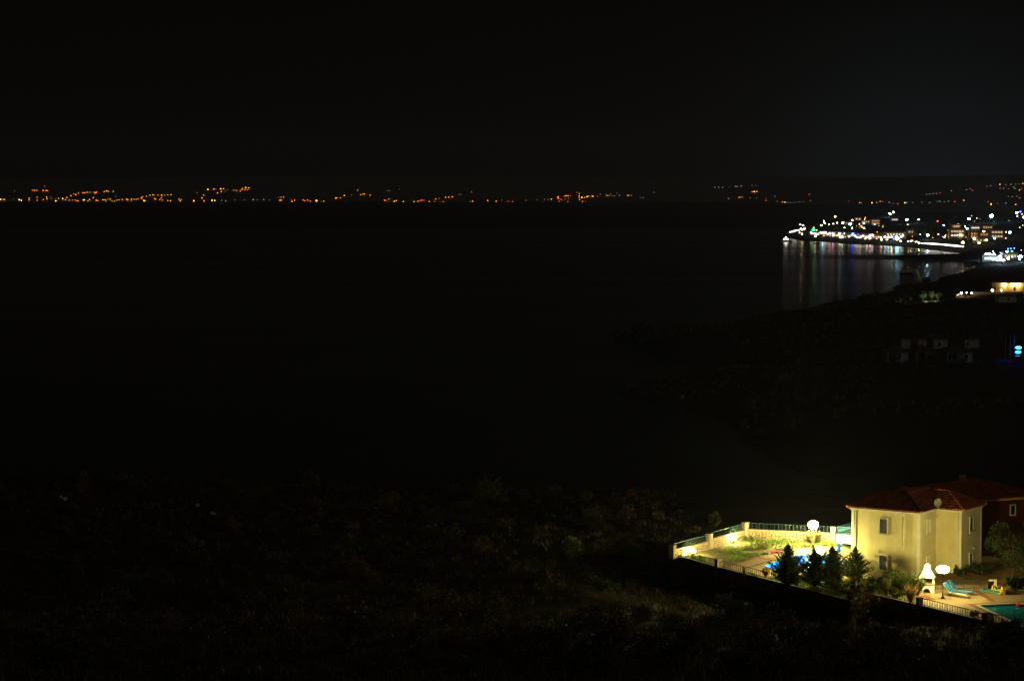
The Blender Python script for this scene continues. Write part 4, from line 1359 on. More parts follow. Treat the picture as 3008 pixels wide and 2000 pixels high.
def grass_clump(label, px, py, h, sp, n, m, seed, z=Z_T, name='grass_clump', group=None, wd=0.022):
    p = gp(px, py, z); r = random.Random(seed)
    mb = MB()
    for k in range(n):
        an = r.uniform(0, 6.283); out = sp * math.sqrt(r.random()); L = h * r.uniform(0.6, 1.05)
        b = Vector((math.cos(an) * out * 0.12, math.sin(an) * out * 0.12, 0)); t = Vector((math.cos(an) * out, math.sin(an) * out, L))
        mid = b.lerp(t, 0.55) + Vector((-math.cos(an), -math.sin(an), 0)) * out * 0.12 + Vector((0, 0, 0.08 * L))
        s_ = Vector((-math.sin(an + r.uniform(-1, 1)), math.cos(an), 0)) * wd
        mb.add([b - s_, b + s_, mid + s_, mid - s_, t], [(0, 1, 2, 3), (3, 2, 4)])
    return tag(mb.build(name, m, None, False, p), label, 'grass clump', group)
grass_clump('large clump of dry orange grass beside the small white-faced pillar', 2675, 1772, 1.75, 0.85, 130, L_drygrass, 41)
grass_clump('clump of tall pale green grass left of the dry orange one', 2603, 1748, 1.45, 0.55, 260, L_tallgrass, 42)
grass_clump('tall feathery grass clump behind the far post lamp', 2388, 1597, 1.35, 0.75, 420, L_tallgrass, 43)
grass_clump('yellow arching grass clump by the near corner of the glowing pool', 2250, 1693, 0.85, 0.7, 260, L_drygrass, 44)
grass_clump('thin tall grass tuft on the front wall left of the deck', 2185, 1692, 1.0, 0.25, 60, L_tallgrass, 45)
grass_clump('dry grass clump in front of the conifer by the villa', 2508, 1724, 0.9, 0.7, 260, L_drygrass, 46)

# lawn grass: nobody could count it
lp = [(p.x, p.y) for p in lawn_poly]
dpoly = [(p.x, p.y) for p in deck_poly]
lx = np.array([p[0] for p in lp]); ly = np.array([p[1] for p in lp])
rs = np.random.RandomState(3)
NX = 26000
X = rs.uniform(lx.min(), lx.max(), NX); Y = rs.uniform(ly.min(), ly.max(), NX)
ok = (poly_sdf(lp, X, Y) > 0.25) & (poly_sdf(dpoly, X, Y) < -0.05) & (poly_sdf([(p.x, p.y) for p in LP], X, Y) < -0.3)
dens = vnoise(X, Y, 1.8, 21)
ok &= rs.rand(NX) < np.clip((dens - 0.3) * 2.6, 0.04, 1)
X, Y, dens = X[ok], Y[ok], dens[ok]
mb = MB()
for x, y, dn in zip(X, Y, dens):
    for k in range(5):
        an = R.uniform(0, 6.283); h = R.uniform(0.08, 0.24) * (0.6 + dn); o_ = R.uniform(0.02, 0.14)
        b = Vector((x + R.uniform(-.08, .08), y + R.uniform(-.08, .08), Z_T))
        s_ = Vector((math.cos(an + 1.4), math.sin(an + 1.4), 0)) * 0.018
        mb.add([b - s_, b + s_, b + Vector((math.cos(an) * o_, math.sin(an) * o_, h))], [(0, 1, 2)])
tag(mb.build('grass', L_grass), 'uneven green grass growing over the lit lawn', kind='stuff')

# ---- scrub on the dark hillside
def bush_mesh(seed, m, n=260, lw=0.1, ll=0.2, tall=0.8):
    r = random.Random(seed); mb = MB()
    cs = []
    for k in range(7):
        an = r.uniform(0, 6.283); q = r.uniform(0, 0.65)
        cs.append((Vector((math.cos(an) * q, math.sin(an) * q, tall * r.uniform(0.3, 0.75))), (0.42, 0.42, 0.36 * tall / 0.8)))
    clumps(mb, r, cs, n // 7, lw, ll)
    for k in range(6):
        an = r.uniform(0, 6.283)
        mb.bar((0, 0, -0.2), (math.cos(an) * 0.5, math.sin(an) * 0.5, tall * 0.7), 0.02, 0.006, 4)
    return mb.mesh('scrub_bush', m)
BUSH = [bush_mesh(100 + i, L_scrub if i % 3 else L_scrubd, 420, 0.10, 0.2, 0.7 + 0.15 * (i % 4)) for i in range(8)]
LIT = [bush_mesh(140 + i, (L_bush, L_scrubd)[i % 2], 900, 0.085, 0.17, 0.95) for i in range(4)]
# named bushes the lamps pick out; paler leaf colour adds lamplight to some
for (px, py, s_, k, lb) in ((1678, 1632, 1.55, 1, 'round yellow-lit bush alone on the dark slope left of the garden'),
                            (1856, 1668, 1.3, 2, 'green-lit bush on the dark slope left of the garden corner'),
                            (1905, 1688, 1.1, 4, 'small green bush just below the left garden corner'),
                            (1600, 1710, 1.2, 0, 'dry orange-lit bush low on the dark slope'),
                            (2005, 1720, 1.4, 3, 'dry brown bush below the front retaining wall'),
                            (2100, 1545, 1.3, 5, 'dim round bush behind the left garden railing'),
                            (1440, 1478, 2.6, 2, 'broad dark bush rising above the slope edge against the sea'),
                            (905, 1450, 2.4, 5, 'wide dark bush at the brow of the slope with a pale lit side')):
    g = ground_at(px, py)
    me_ = LIT[0] if 'yellow' in lb else LIT[2] if 'green' in lb else LIT[1] if ('orange' in lb or 'brown' in lb) else BUSH[k]
    b = inst('scrub_bush', me_, None, (g.x, g.y, g.z - 0.05), R.uniform(0, 6.28), (s_, s_, s_ * 1.05))
    tag(b, lb, 'bush', 'scrub bushes on the dark hillside')
for (x, y, s_, k, lb) in ((27.2, 186.6, 1.5, 3, 'dark bush outside the wall just below the tall step pillar'), (28.3, 188.6, 1.6, 6, 'dark bush tucked into the corner where the front wall steps back'),
                          (29.3, 187.4, 1.4, 1, 'dark bush right of the wall step, below the pale green grass')):
    b = inst('scrub_bush', BUSH[k], None, (x, y, hgt(x, y) - 0.1), R.uniform(0, 6.28), (s_ * 0.85, s_ * 0.85, s_ * 1.5))
    tag(b, lb, 'bush', 'scrub bushes on the dark hillside')
cnt = 0; tries = 0; pts = []
while cnt < 282 and tries < 20000:
    tries += 1
    y = R.uniform(118, 272); u = R.uniform(-0.225, 0.225); x = u * y
    pd = float(poly_sdf(PLOT, np.array([x]), np.array([y]))[0])
    if pd > -1.2 or (y > 190 and x > 16): continue
    if y > 262 - x * 0.18 + 4: continue
    s_ = R.uniform(0.7, 1.6)
    if pd > -5: s_ *= 0.6
    if any((x - a) ** 2 + (y - b) ** 2 < (0.55 * (s_ + c)) ** 2 for a, b, c in pts): continue
    pts.append((x, y, s_)); cnt += 1
hz = height(np.array([p[0] for p in pts]), np.array([p[1] for p in pts]))
for (x, y, s_), z in zip(pts, hz):
    b = inst('scrub_bush', R.choice(BUSH), None, (x, y, float(z) - 0.08), R.uniform(0, 6.28), (s_ * R.uniform(0.9, 1.3), s_ * R.uniform(0.9, 1.3), s_ * R.uniform(0.7, 1.1)))
    tag(b, 'unlit scrub bush among many on the dark hillside below the viewer', 'bush', 'scrub bushes on the dark hillside')
# undergrowth
NX = 9000
Y = rs.uniform(110, 272, NX); Uq = rs.uniform(-0.23, 0.23, NX); X = Uq * Y
pd = poly_sdf(PLOT, X, Y)
ok = (pd < -0.8) & ~((Y > 190) & (X > 18)) & ~((pd > -14) & (X > 25)) & (Y < 266 - X * 0.18)
X, Y = X[ok], Y[ok]; Z = height(X, Y)
mb = MB()
for x, y, z in zip(X, Y, Z):
    h = R.uniform(0.2, 0.65); dry = R.random() < 0.55
    for k in range(9):
        an = R.uniform(0, 6.283); o_ = R.uniform(0.1, 0.45)
        b = Vector((x + R.uniform(-.3, .3), y + R.uniform(-.3, .3), z - 0.05))
        s_ = Vector((math.cos(an + 1.4), math.sin(an + 1.4), 0)) * 0.05
        mb.add([b - s_, b + s_, b + Vector((math.cos(an) * o_, math.sin(an) * o_, h * R.uniform(.6, 1.2)))], [(0, 1, 2)], 1 if dry else 0)
tag(mb.build('undergrowth', [L_scrub, L_scrubd]), 'dry grass and low herbs between the bushes of the dark slope', kind='stuff')
# rocks on the slope
ROCK = []
for i in range(3):
    r = random.Random(300 + i); mb = MB(); mb.ball((0, 0, 0.2), 0.6, 8, 5, 0, 0.6)
    mb.v = [tuple(Vector(p) * r.uniform(0.75, 1.2)) for p in mb.v]; ROCK.append(mb.mesh('rock', M_rock))
for (px, py, s_, lb) in ((183, 1470, 0.9, 'pale boulder alone at the far left of the slope'), (788, 1418, 0.9, 'pale boulder on the brow of the slope'),
                     (578, 1488, 0.5, 'small pale rock among bushes on the slope'), (625, 1514, 0.6, 'reddish rock among bushes on the slope')):
    g = ground_at(px, py); tag(inst('rock', ROCK[len(lb) % 3], None, g, R.uniform(0, 6), s_), lb, 'rock')

# ================================================================== dark houses, blue lamps and the lit house in the middle distance
def simple_house(name, label, px0, px1, pyb, hgt_m, roofm, wallm, wins=(), depth=7.0, rz=0.0, group=None, storeys=1, flat=False, cat='house', pitch=0.4, emw=None):
    g = ground_at((px0 + px1) / 2, pyb, 300)
    W = (px1 - px0) / FOC * g.y
    o = thing(name, label, cat, g, rz, group)
    pl = [Vector(p) for p in ((-W / 2, 0), (W / 2, 0), (W / 2, depth), (-W / 2, depth))]
    MB().prism(pl, -2.5, hgt_m, bottom=False).build('wall', wallm, o)
    if flat:
        MB().prism(offset_ccw(pl, 0.15), hgt_m, hgt_m + 0.35).build('roof', roofm, o)
    else:
        O = offset_ccw(pl, 0.4); hw = min(W, depth) / 2 + 0.4
        if W >= depth: r0, r1 = (O[0].x + hw, depth / 2), (O[1].x - hw, depth / 2)
        else: r0, r1 = (0, O[0].y + hw), (0, O[2].y - hw)
        z0, z1 = hgt_m, hgt_m + hw * pitch
        F = [(0, 1, 5, 4), (1, 2, 5), (2, 3, 4, 5), (3, 0, 4)] if W >= depth else [(0, 1, 4), (1, 2, 5, 4), (2, 3, 5), (3, 0, 4, 5)]
        MB().add([(p.x, p.y, z0) for p in O] + [(*r0, z1), (*r1, z1)], F + [(3, 2, 1, 0)]).build('roof', roofm, o)
        cornice(pl, 0.2, hgt_m - 0.25, hgt_m - 0.02).build('cornice', M_trim, o)
    for (fx, z, w_, h, m) in wins:
        x = -W / 2 + W * fx
        wo_ = bpy.data.objects.new('window', None); COL.objects.link(wo_); wo_.parent = o; wo_.location = (x, 0, z)
        fr = MB(); fr.box((-w_ / 2 - .06, -0.03, h / 2), (.12, .1, h + .24)); fr.box((w_ / 2 + .06, -0.03, h / 2), (.12, .1, h + .24)); fr.box((0, -0.03, h + .06), (w_, .1, .12)); fr.box((0, -0.03, -.06), (w_, .1, .12))
        fr.build('window_frame', M_trim, wo_)
        MB().box((0, -0.01, h / 2), (w_, 0.06, h)).build('pane', m, wo_)
    return o
M_plain = mat('white_render', (0.66, 0.66, 0.6), 0.9, 0.12, 0.5, 0.1)
M_old = mat('grey_render', (0.46, 0.47, 0.45), 0.9, 0.25, 0.5, 0.1)
M_dull = mat('dull_tile', (0.10, 0.065, 0.045), 0.9, 0.3, 0.8, 0.1)
DW = lambda *a: tuple((fx, z, w_, h, M_glassdark) for fx, z, w_, h in a)
hk = 'dark unlit houses on the low coast'
simple_house('small_house', 'front dark pale house at the left end of the unlit row, with a porch', 2603, 2664, 1064, 3.4, M_dull, M_old, DW((0.15, 0.1, 1.0, 2.2), (0.62, 0.8, 1.1, 1.3)), 6, 0.05, hk)
simple_house('small_house', 'middle front dark pale house of the unlit row', 2688, 2745, 1064, 3.4, M_dull, M_old, DW((0.4, 0.1, 1.1, 2.2), (0.75, 0.8, 0.9, 1.2)), 6, 0.05, hk)
simple_house('small_house', 'wide front dark pale house at the right end of the unlit row', 2778, 2852, 1064, 3.3, M_dull, M_old, DW((0.14, 0.1, 1.0, 2.2), (0.35, 0.1, 1.3, 2.3), (0.82, 0.5, 1.0, 1.6)), 6, 0.05, hk)
def porch(o, W, h=2.7, dpt=1.8):
    for fx in (-0.5, 0.0, 0.5):
        MB().box((fx * (W - 0.3), -dpt, h / 2 - 1.2), (0.3, 0.3, h + 2.4)).build('porch_column', M_old, o)
    MB().box((0, -dpt, h + 0.12), (W, 0.3, 0.24)).build('porch_beam', M_old, o)
    MB().add([(-W / 2 - .2, -dpt - .3, h + 0.24), (W / 2 + .2, -dpt - .3, h + 0.24), (W / 2 + .2, 0.0, h + 0.75), (-W / 2 - .2, 0.0, h + 0.75), (-W / 2 - .2, -dpt - .3, h + 0.16), (W / 2 + .2, -dpt - .3, h + 0.16)], [(0, 1, 2, 3), (4, 5, 1, 0)]).build('porch_roof', M_dull, o)
    MB().box((W * 0.15, -dpt + 0.05, -0.4), (W * 0.68, 0.18, 1.6)).build('terrace_wall', M_old, o)
for ho, wpx in zip([o_ for o_ in COL.objects if o_.name.startswith('small_house')][:3], (61, 57, 74)):
    porch(ho, wpx / FOC * ho.location.y)
simple_house('small_house', 'rear dark house above the left end of the unlit row', 2647, 2674, 1024, 2.9, M_dull, M_old, (), 5, 0.05, hk)
simple_house('small_house', 'rear dark house above the middle of the unlit row', 2697, 2722, 1022, 2.7, M_dull, M_old, (), 5, 0.05, hk)
simple_house('small_house', 'rear dark house with one window, third along the upper unlit row', 2742, 2784, 1024, 2.9, M_dull, M_old, DW((0.42, 0.6, 0.9, 1.3)), 5, 0.05, hk)
simple_house('small_house', 'rear dark house nearest the blue lamps', 2834, 2876, 1022, 2.6, M_dull, M_old, DW((0.2, 0.7, 0.8, 1.0)), 5, 0.05, hk)
E_win = emit('lit_window_warm', (1.0, 0.62, 0.2), 2.2)
E_ylamp = emit('lamp_yellow', (1.0, 0.68, 0.26), 60)
E_blue = emit('lamp_blue', (0.012, 0.13, 1.0), 24)
E_lblue = emit('lamp_pale_blue', (0.55, 0.65, 1.0), 26)
gl_ = simple_house('seaside_house', 'long yellow-lit house with lamps along its porch on the coast', 2915, 3040, 856, 4.3, M_tile, mat('ochre_render', (0.55, 0.45, 0.22), 0.9, 0.15), DW((0.06, 0.6, 0.9, 2.0), (0.52, 0.1, 1.2, 2.1), (0.75, 0.1, 1.2, 2.1)), 8, 0.03, flat=False, pitch=0.25)
simple_house('seaside_house', 'low white house with red roof below the yellow-lit one', 2933, 3050, 888, 2.6, M_tile, M_plain, DW((0.25, 0.6, 0.9, 1.1), (0.7, 0.6, 0.9, 1.1)), 7, 0.02, pitch=0.3)

def small_lamp(name, label, cat, px, py, rpx, em, hm=3.0, group=None, dmin=300, stand=True, sz=1.0, off_d=0.0):
    """a lamp on a post; py is its bright head"""
    base = ground_at(px, py + 8, dmin)
    for _ in range(3):
        k = FOC / base.y
        base = ground_at(px, py + hm * k, dmin)
    rr_ = rpx / FOC * base.y
    top = at_d(px, py, base.y)
    o = thing(name, label, cat, base, 0, group)
    hh = max(0.3, top.z - base.z)
    MB().bar((0, 0, -0.2), (0, 0, hh - rr_ * 0.6), 0.08, 0.05, 6).build('post', M_dark, o)
    MB().ball((0, 0, hh), rr_, 12, 7, 0, sz).build('lantern', em, o, True)
    return o
# lamps on the front of the yellow house
hb = gl_.location
for px, py, rp_, lb in ((2950.5, 836, 4.5, 'porch lamp at the left of the yellow-lit house'), (2975, 836, 4, 'middle porch lamp of the yellow-lit house'), (2991.5, 836, 4.5, 'right porch lamp of the yellow-lit house')):
    q_ = at_d(px, py, hb.y - 0.7)
    t_ = thing('porch_lamp', lb, 'lamp', q_, 0, 'porch lamps of the yellow-lit house')
    MB().ball((0, 0, 0), rp_ / FOC * hb.y, 12, 7, 0, 0.7).build('globe', E_ylamp, t_, True)
    MB().bar((0, 0, 0.0), (0, 0.75, 0.15), 0.05, n=6).build('bracket', M_dark, t_)
for px, py, rp_, lb in ((2915, 853, 2.8, 'small garden lamp left of the yellow-lit house'), (2941, 853, 2.2, 'small garden lamp before the yellow-lit house'),
                        (2824, 861, 3.0, 'lone yellow lamp on the lit wall left of the coast house'), (2840, 860, 1.6, 'faint orange lamp right of the lone yellow lamp'), (2854, 861, 2.0, 'yellow-green lamp at the end of the lit wall')):
    small_lamp('garden_lamp', lb, 'lamp', px, py, rp_, E_ylamp, 1.4, 'lamps around the coast house')
small_lamp('blue_lamp', 'upper disc of the glowing blue lamp pair at the right edge', 'lamp', 2991, 1021, 9.5, E_blue, 3.2, 'blue lamps at the right edge', sz=0.45)
small_lamp('blue_lamp', 'lower disc of the glowing blue lamp pair at the right edge', 'lamp', 2990.5, 1034, 8.5, E_blue, 1.9, 'blue lamps at the right edge', sz=0.5)
# pale garden wall in front of the coast house
a = ground_at(2856, 868, 300); b = ground_at(2926, 864, 300)
for k, (pA, pB) in enumerate((((2810, 874), (2838, 866)), ((2856, 868), (2925, 864)))):
    a = ground_at(*pA, 300); b = ground_at(*pB, 300)
    d = v2(b) - v2(a); nn = Vector((-d.y, d.x)).normalized() * 0.3
    o = thing('garden_wall', ('short pale wall beside the lone yellow lamp', 'long pale wall leading to the coast house')[k], 'wall', (a.x, a.y, min(a.z, b.z)), 0, 'pale walls by the coast house')
    P = [Vector((0, 0)), d, d + nn, nn]
    MB().prism(P, -1.0, 1.3).build('wall_body', M_plain, o)
    MB().prism(offset_ccw(P if (d.x * nn.y - d.y * nn.x) > 0 else P[::-1], 0.08), 1.302, 1.4).build('wall_cap', M_trim, o)
# flag poles near the blue lamps
for px in (2953, 2968, 2979):
    g = ground_at(px, 1052, 300); hh = 52 / FOC * g.y + (2 if px > 2960 else 0)
    t_ = MB().bar((0, 0, -0.3), (0, 0, hh), 0.05, 0.03, 6).build('mast', M_alu, None, False, g)
    tag(t_, 'thin bare mast standing left of the blue lamps', 'mast', 'masts near the blue lamps')
# parked dark car below the blue lamp
g = ground_at(2986, 1061, 300)
car = thing('parked_car', 'dark car roof just below the blue lamps', 'car', (g.x, g.y, g.z), math.radians(4))
prof = [(-2.1, 0.35), (-2.05, 0.75), (-1.3, 0.9), (-0.75, 1.4), (0.75, 1.42), (1.4, 0.95), (2.05, 0.8), (2.12, 0.35)]
mb = MB(); n = len(prof)
mb.add([(x, -0.85, z) for x, z in prof] + [(x, 0.85, z) for x, z in prof], [(i, (i + 1) % n, n + (i + 1) % n, n + i) for i in range(n)] + [tuple(range(n - 1, -1, -1)), tuple(range(n, 2 * n))])
mb.build('body', mat('car_paint', (0.02, 0.022, 0.03), 0.25, 0.05, 2, 0.6), car)
for sx in (-1.3, 1.3):
    for sy in (-0.8, 0.8):
        MB().bar((sx, sy - 0.1, 0.33), (sx, sy + 0.1, 0.33), 0.33, 0.33, 14).build('wheel', M_dark, car)
MB().box((0, -0.86, 1.12), (1.3, 0.02, 0.34)).build('side_window', M_glassdark, car)

# trees: shared meshes, each tree a thing of its own
def tree_proto(seed, m, tall=1.0):
    r = random.Random(seed)
    tr = MB(); tr.bar((0, 0, -0.6), (0, 0, 0.35 * tall), 0.035, 0.022, 6)
    cs = []
    for k in range(11):
        d = rnd_dir(r); c = Vector((d.x * 0.27, d.y * 0.27, tall * (0.62 + d.z * 0.2))); cs.append((c, (0.19, 0.19, 0.15 * tall)))
        if k % 3 == 0: tr.bar((0, 0, 0.3 * tall), c, 0.014, 0.004, 4)
    lf = MB(); clumps(lf, r, cs, 60, 0.05, 0.08)
    return tr.mesh('trunk', M_bark), lf.mesh('crown', m)
L_far = leafmat('far_tree_leaf', (0.05, 0.075, 0.03), (0.10, 0.13, 0.05), 0.25, 3.0)
PROT = [tree_proto(500 + i, L_far, 0.85 + 0.2 * (i % 3)) for i in range(6)]
ORD = ['first', 'second', 'third', 'fourth', 'fifth', 'sixth', 'seventh', 'eighth', 'ninth', 'tenth', 'eleventh', 'twelfth', 'thirteenth', 'fourteenth', 'fifteenth', 'sixteenth', 'seventeenth', 'eighteenth']
def far_tree(px, pyb, hpx, label, group=None, seed=0, dmin=300):
    g = ground_at(px, pyb, dmin)
    h = hpx / FOC * g.y
    r = random.Random(seed + int(px * 13))
    o = thing('tree', label, 'tree', g, r.uniform(0, 6.28), group)
    k = r.randrange(len(PROT))
    inst('trunk', PROT[k][0], o, None, None, h); inst('crown', PROT[k][1], o, None, None, h)
    return o
def tree_at(px, d, hpx, label, group=None, seed=0):
    x = (px - CX) / FOC * d
    h = hpx / FOC * d
    o = thing('tree', label, 'tree', (x, d, hgt(x, d)), seed * 1.3, group)
    k = seed % len(PROT)
    inst('trunk', PROT[k][0], o, None, None, h); inst('crown', PROT[k][1], o, None, None, h)
    return o
LD = ground_at(2725, 886, 300).y
tree_at(2712, LD, 32, 'round pale green lit tree on the dark coast', None, 1)
tree_at(2739, LD + 3, 24, 'small lit tree right of the round pale green one', None, 2)
tree_at(2757, LD, 30, 'loose lit tree leaning over the lit patch', None, 3)
E_wd = emit('lamp_white_dim', (0.85, 1.0, 0.6), 2500)
for px, dd, lb in ((2722, -4.0, 'small flood lamp at the foot of the round pale green tree'), (2748, -4.0, 'small flood lamp at the foot of the loose lit tree')):
    x = (px - CX) / FOC * (LD + dd)
    fl_o = thing('flood_lamp', lb, 'flood lamp', (x, LD + dd, hgt(x, LD + dd)), 0, 'flood lamps under the lit trees')
    MB().bar((0, 0, -0.1), (0, 0, 0.25), 0.05, n=6).build('spike', M_dark, fl_o)
    # open towards the trees, shielded towards the viewer
    MB().add([(-0.13, 0.02, 0.25), (0.13, 0.02, 0.25), (0.13, 0.1, 0.48), (-0.13, 0.1, 0.48)], [(0, 1, 2, 3)]).build('lens', E_wd, fl_o)
    MB().box((0, -0.04, 0.38), (0.32, 0.06, 0.32)).build('housing', M_dark, fl_o)
for i in range(46):
    px = R.uniform(2440, 3008); py = R.uniform(905, 985)
    far_tree(px, py, R.uniform(14, 30), 'unlit tree among the dark groves of the low coast', 'unlit trees on the low coast', i)
for i, (px, py, h) in enumerate(((2260, 955, 14), (2340, 935, 16), (2455, 900, 26), (2480, 899, 22), (2520, 895, 22), (2560, 890, 20), (2650, 878, 26), (2690, 862, 30), (2720, 852, 32), (2760, 842, 26), (2800, 835, 30), (2850, 830, 30))):
    far_tree(px, py, h, ORD[i] + ' unlit tree from the left on the ridge of the dark headland', 'trees on the headland ridge', 90 + i)
for i, (px, py, h) in enumerate(((2955, 950, 36), (2985, 945, 60), (3000, 905, 40))):
    far_tree(px, py, h, ORD[i] + ' dim green tree from the left by the track at the right edge', 'trees by the track at the right', 120 + i)
for i in range(18):
    far_tree(2562 + 23 * i + R.uniform(-6, 6), R.uniform(1075, 1105), R.uniform(22, 40), ORD[i] + ' unlit tree from the left before the dark row of houses', 'trees before the dark houses', 150 + i)

# low scrub and boulders along the coast: one mass
NX = 9000
Yq = rs.uniform(540, 1400, NX); Uq = rs.uniform(0.03, 0.24, NX); Xq = Uq * Yq
Zq = height(Xq, Yq)
PXq = CX + Uq * FOC
ok = (Zq > 0.4) & (vnoise(Xq, Yq, 30, 41) > 0.42) & ~((PXq > 2570) & (Yq > 560) & (Yq < 760)) & ~((PXq > 2680) & (Yq > 900))
Xq, Yq, Zq = Xq[ok], Yq[ok], Zq[ok]
mb = MB()
for x, y, z in zip(Xq, Yq, Zq):
    q = R.uniform(0.3, 1.0) * (0.8 + y / 1800)
    n_ = 7
    ring = [(x + q * math.cos(k * 6.283 / n_) * R.uniform(0.7, 1.2), y + q * math.sin(k * 6.283 / n_) * R.uniform(0.7, 1.2), z - 0.3) for k in range(n_)]
    r2 = [(x + (a - x) * 0.7, y + (b - y) * 0.7, z + q * R.uniform(0.5, 1.0)) for a, b, c in ring]
    mb.add(ring + r2 + [(x, y, z + q * R.uniform(0.9, 1.3))], [(k, (k + 1) % n_, n_ + (k + 1) % n_, n_ + k) for k in range(n_)] + [(n_ + k, n_ + (k + 1) % n_, 2 * n_) for k in range(n_)], 1 if (z < 2.0 and R.random() < 0.1) else 0)
tag(mb.build('coastal_scrub', [L_scrub, M_rock]), 'low dark scrub and rocks covering the headlands', kind='stuff')

# ================================================================== the resort across the bay
cols = {
    'w': ('white', (1.0, 0.86, 0.66), 6.5), 'W': ('bright white', (1.0, 0.92, 0.84), 10), 'B': ('white', (1.0, 0.88, 0.82), 4.5), 'c': ('cyan-white', (0.28, 0.76, 1.0), 26), 'b': ('blue', (0.03, 0.10, 1.0), 22),
    'p': ('violet-white', (0.42, 0.22, 1.0), 20), 'g': ('green', (0.004, 0.9, 0.10), 26), 'o': ('orange', (1.0, 0.30, 0.04), 7), 'r': ('red', (1.0, 0.08, 0.04), 7),
    'y': ('warm yellow', (1.0, 0.72, 0.30), 60), 'C': ('cyan-white', (0.40, 0.82, 1.0), 150), 'P': ('violet-white', (0.42, 0.38, 1.0), 110), 'd': ('dim warm', (1.0, 0.6, 0.3), 3.0)}
LAMP = {}
for k, (nm, c, st_) in cols.items():
    em = emit('town_lamp_' + nm.replace(' ', '_').replace('-', '_') + '_' + str(ord(k)), c, st_)
    mb = MB(); mb.ball((0, 0, 4.0), 1.0, 8, 6, 1, 0.75); mb.bar((0, 0, -0.8), (0, 0, 3.3), 0.1, 0.08, 5, 0)
    LAMP[k] = mb.mesh('street_lamp', [M_dark, em])
def town_lamp(px, py, rpx, k, where, grp, dmin=1300):
    base = ground_at(px, py + 4 * rpx, dmin)
    Rr = rpx / FOC * base.y
    top = at_d(px, py, base.y)
    o = inst('beach_lamp' if grp and 'beach' in grp else 'street_lamp', LAMP[k], None, (base.x, base.y, top.z - 4 * Rr), R.uniform(0, 6), Rr)
    tag(o, cols[k][0] + ' lamp ' + where, 'street lamp', grp)
    return o
S1 = 5.8975
def T1(l, where, grp):
    for (x, y, r_, k) in l:
        lo = town_lamp(2240 + x / S1, 580 + y / S1, r_, k, where, grp)
        if k == 'g': globals()['GREEN'] = lo
def T2(l, where, grp):
    for (x, y, r_, k) in l:
        town_lamp(2608 + x / S1, 580 + y / S1, r_, k, where, grp)
T1(((480, 600, 2.6, 'B'), (515, 594, 3.2, 'B'), (550, 584, 3.4, 'B'), (585, 572, 2.8, 'B'), (625, 570, 2, 'B'), (640, 610, 2.2, 'B'), (665, 548, 2, 'y'), (725, 556, 3, 'c')),
   'in the bright cluster at the tip of the resort', 'lamps at the tip of the resort')
T1(((840, 612, 2.4, 'w'), (900, 626, 2.6, 'w'), (944, 592, 2.6, 'c'), (930, 642, 2.4, 'w'), (1010, 612, 3.2, 'w'), (1045, 612, 3.4, 'c'), (1085, 608, 3.2, 'W'), (1150, 600, 2.6, 'W'),
    (1165, 622, 3.2, 'w'), (1220, 628, 3, 'W'), (1128, 642, 2.6, 'w'), (1062, 664, 2, 'o'), (1170, 662, 2.4, 'r'), (1240, 660, 2.6, 'o'), (1290, 662, 2.6, 'o'), (1335, 630, 3.2, 'c'),
    (1330, 656, 2.6, 'w'), (1340, 694, 2.6, 'w'), (1382, 694, 2.4, 'W'), (1430, 630, 3, 'c'), (1430, 682, 1.6, 'o'), (1500, 682, 2.2, 'w'), (1548, 650, 3.2, 'b'), (1566, 630, 3.4, 'b'),
    (1600, 666, 3, 'w'), (1640, 692, 3.4, 'w'), (1690, 690, 3.4, 'W'), (1720, 636, 3, 'c'), (1742, 666, 2.6, 'w'), (1800, 690, 2.4, 'w'), (1780, 716, 2.2, 'w'), (1850, 720, 2, 'o'),
    (1860, 658, 3, 'p'), (1900, 656, 3.2, 'W'), (1948, 650, 3.2, 'p'), (1985, 650, 2.6, 'p'), (2050, 700, 3, 'w'), (2062, 734, 3, 'w'), (2140, 640, 3, 'w'), (2120, 686, 3.6, 'W'), (2182, 690, 3.2, 'c'),
    (2236, 690, 2.8, 'y'), (2150, 734, 2.4, 'w'), (2320, 690, 4.2, 'c'), (2345, 708, 4.4, 'c')), 'in the crowded waterfront row of the resort', 'lamps along the waterfront')
T1(((885, 525, 2.2, 'w'), (1020, 486, 3.2, 'w'), (1150, 470, 1.5, 'y'), (1225, 460, 2.4, 'w'), (1290, 441, 2.4, 'w'), (1388, 445, 2.8, 'y'), (1520, 462, 3.2, 'C'), (1550, 396, 2.4, 'y'),
    (1680, 380, 1.8, 'd'), (1630, 378, 1.8, 'd'), (1755, 450, 3, 'w'), (1710, 498, 2.3, 'o'), (1632, 500, 1.4, 'd')), 'on the terraced upper streets of the resort', 'lamps on the upper streets')
T1(((1520, 240, 3.0, 'C'), (2205, 282, 2.6, 'C'), (2268, 256, 2.6, 'y')), 'standing high and apart above the resort', 'lamps apart above the resort')
T1(((880, 566, 3.8, 'g'),), 'shining on trees near the tip of the resort', None)
T2(((235, 680, 3.4, 'w'), (262, 664, 2.6, 'w'), (220, 756, 3, 'w'), (350, 762, 1.5, 'y'), (400, 757, 1.6, 'y'), (430, 750, 1.5, 'w'), (480, 772, 1.8, 'w'), (505, 766, 1.8, 'w'), (540, 790, 1.9, 'y'), (590, 796, 2, 'w')),
   'at the beginning of the beach row', 'lamps along the beach')
T2([(625 + 23 * i, 796 + 1.4 * i, 2.6 + 0.05 * i, 'B') for i in range(12)] + [(912 + 23 * i, 814 + 2.2 * i, 2.4 + 0.9 * math.sin(i / 17 * 3.14), 'B') for i in range(18)],
   'in the dense white row along the beach', 'lamps along the beach')
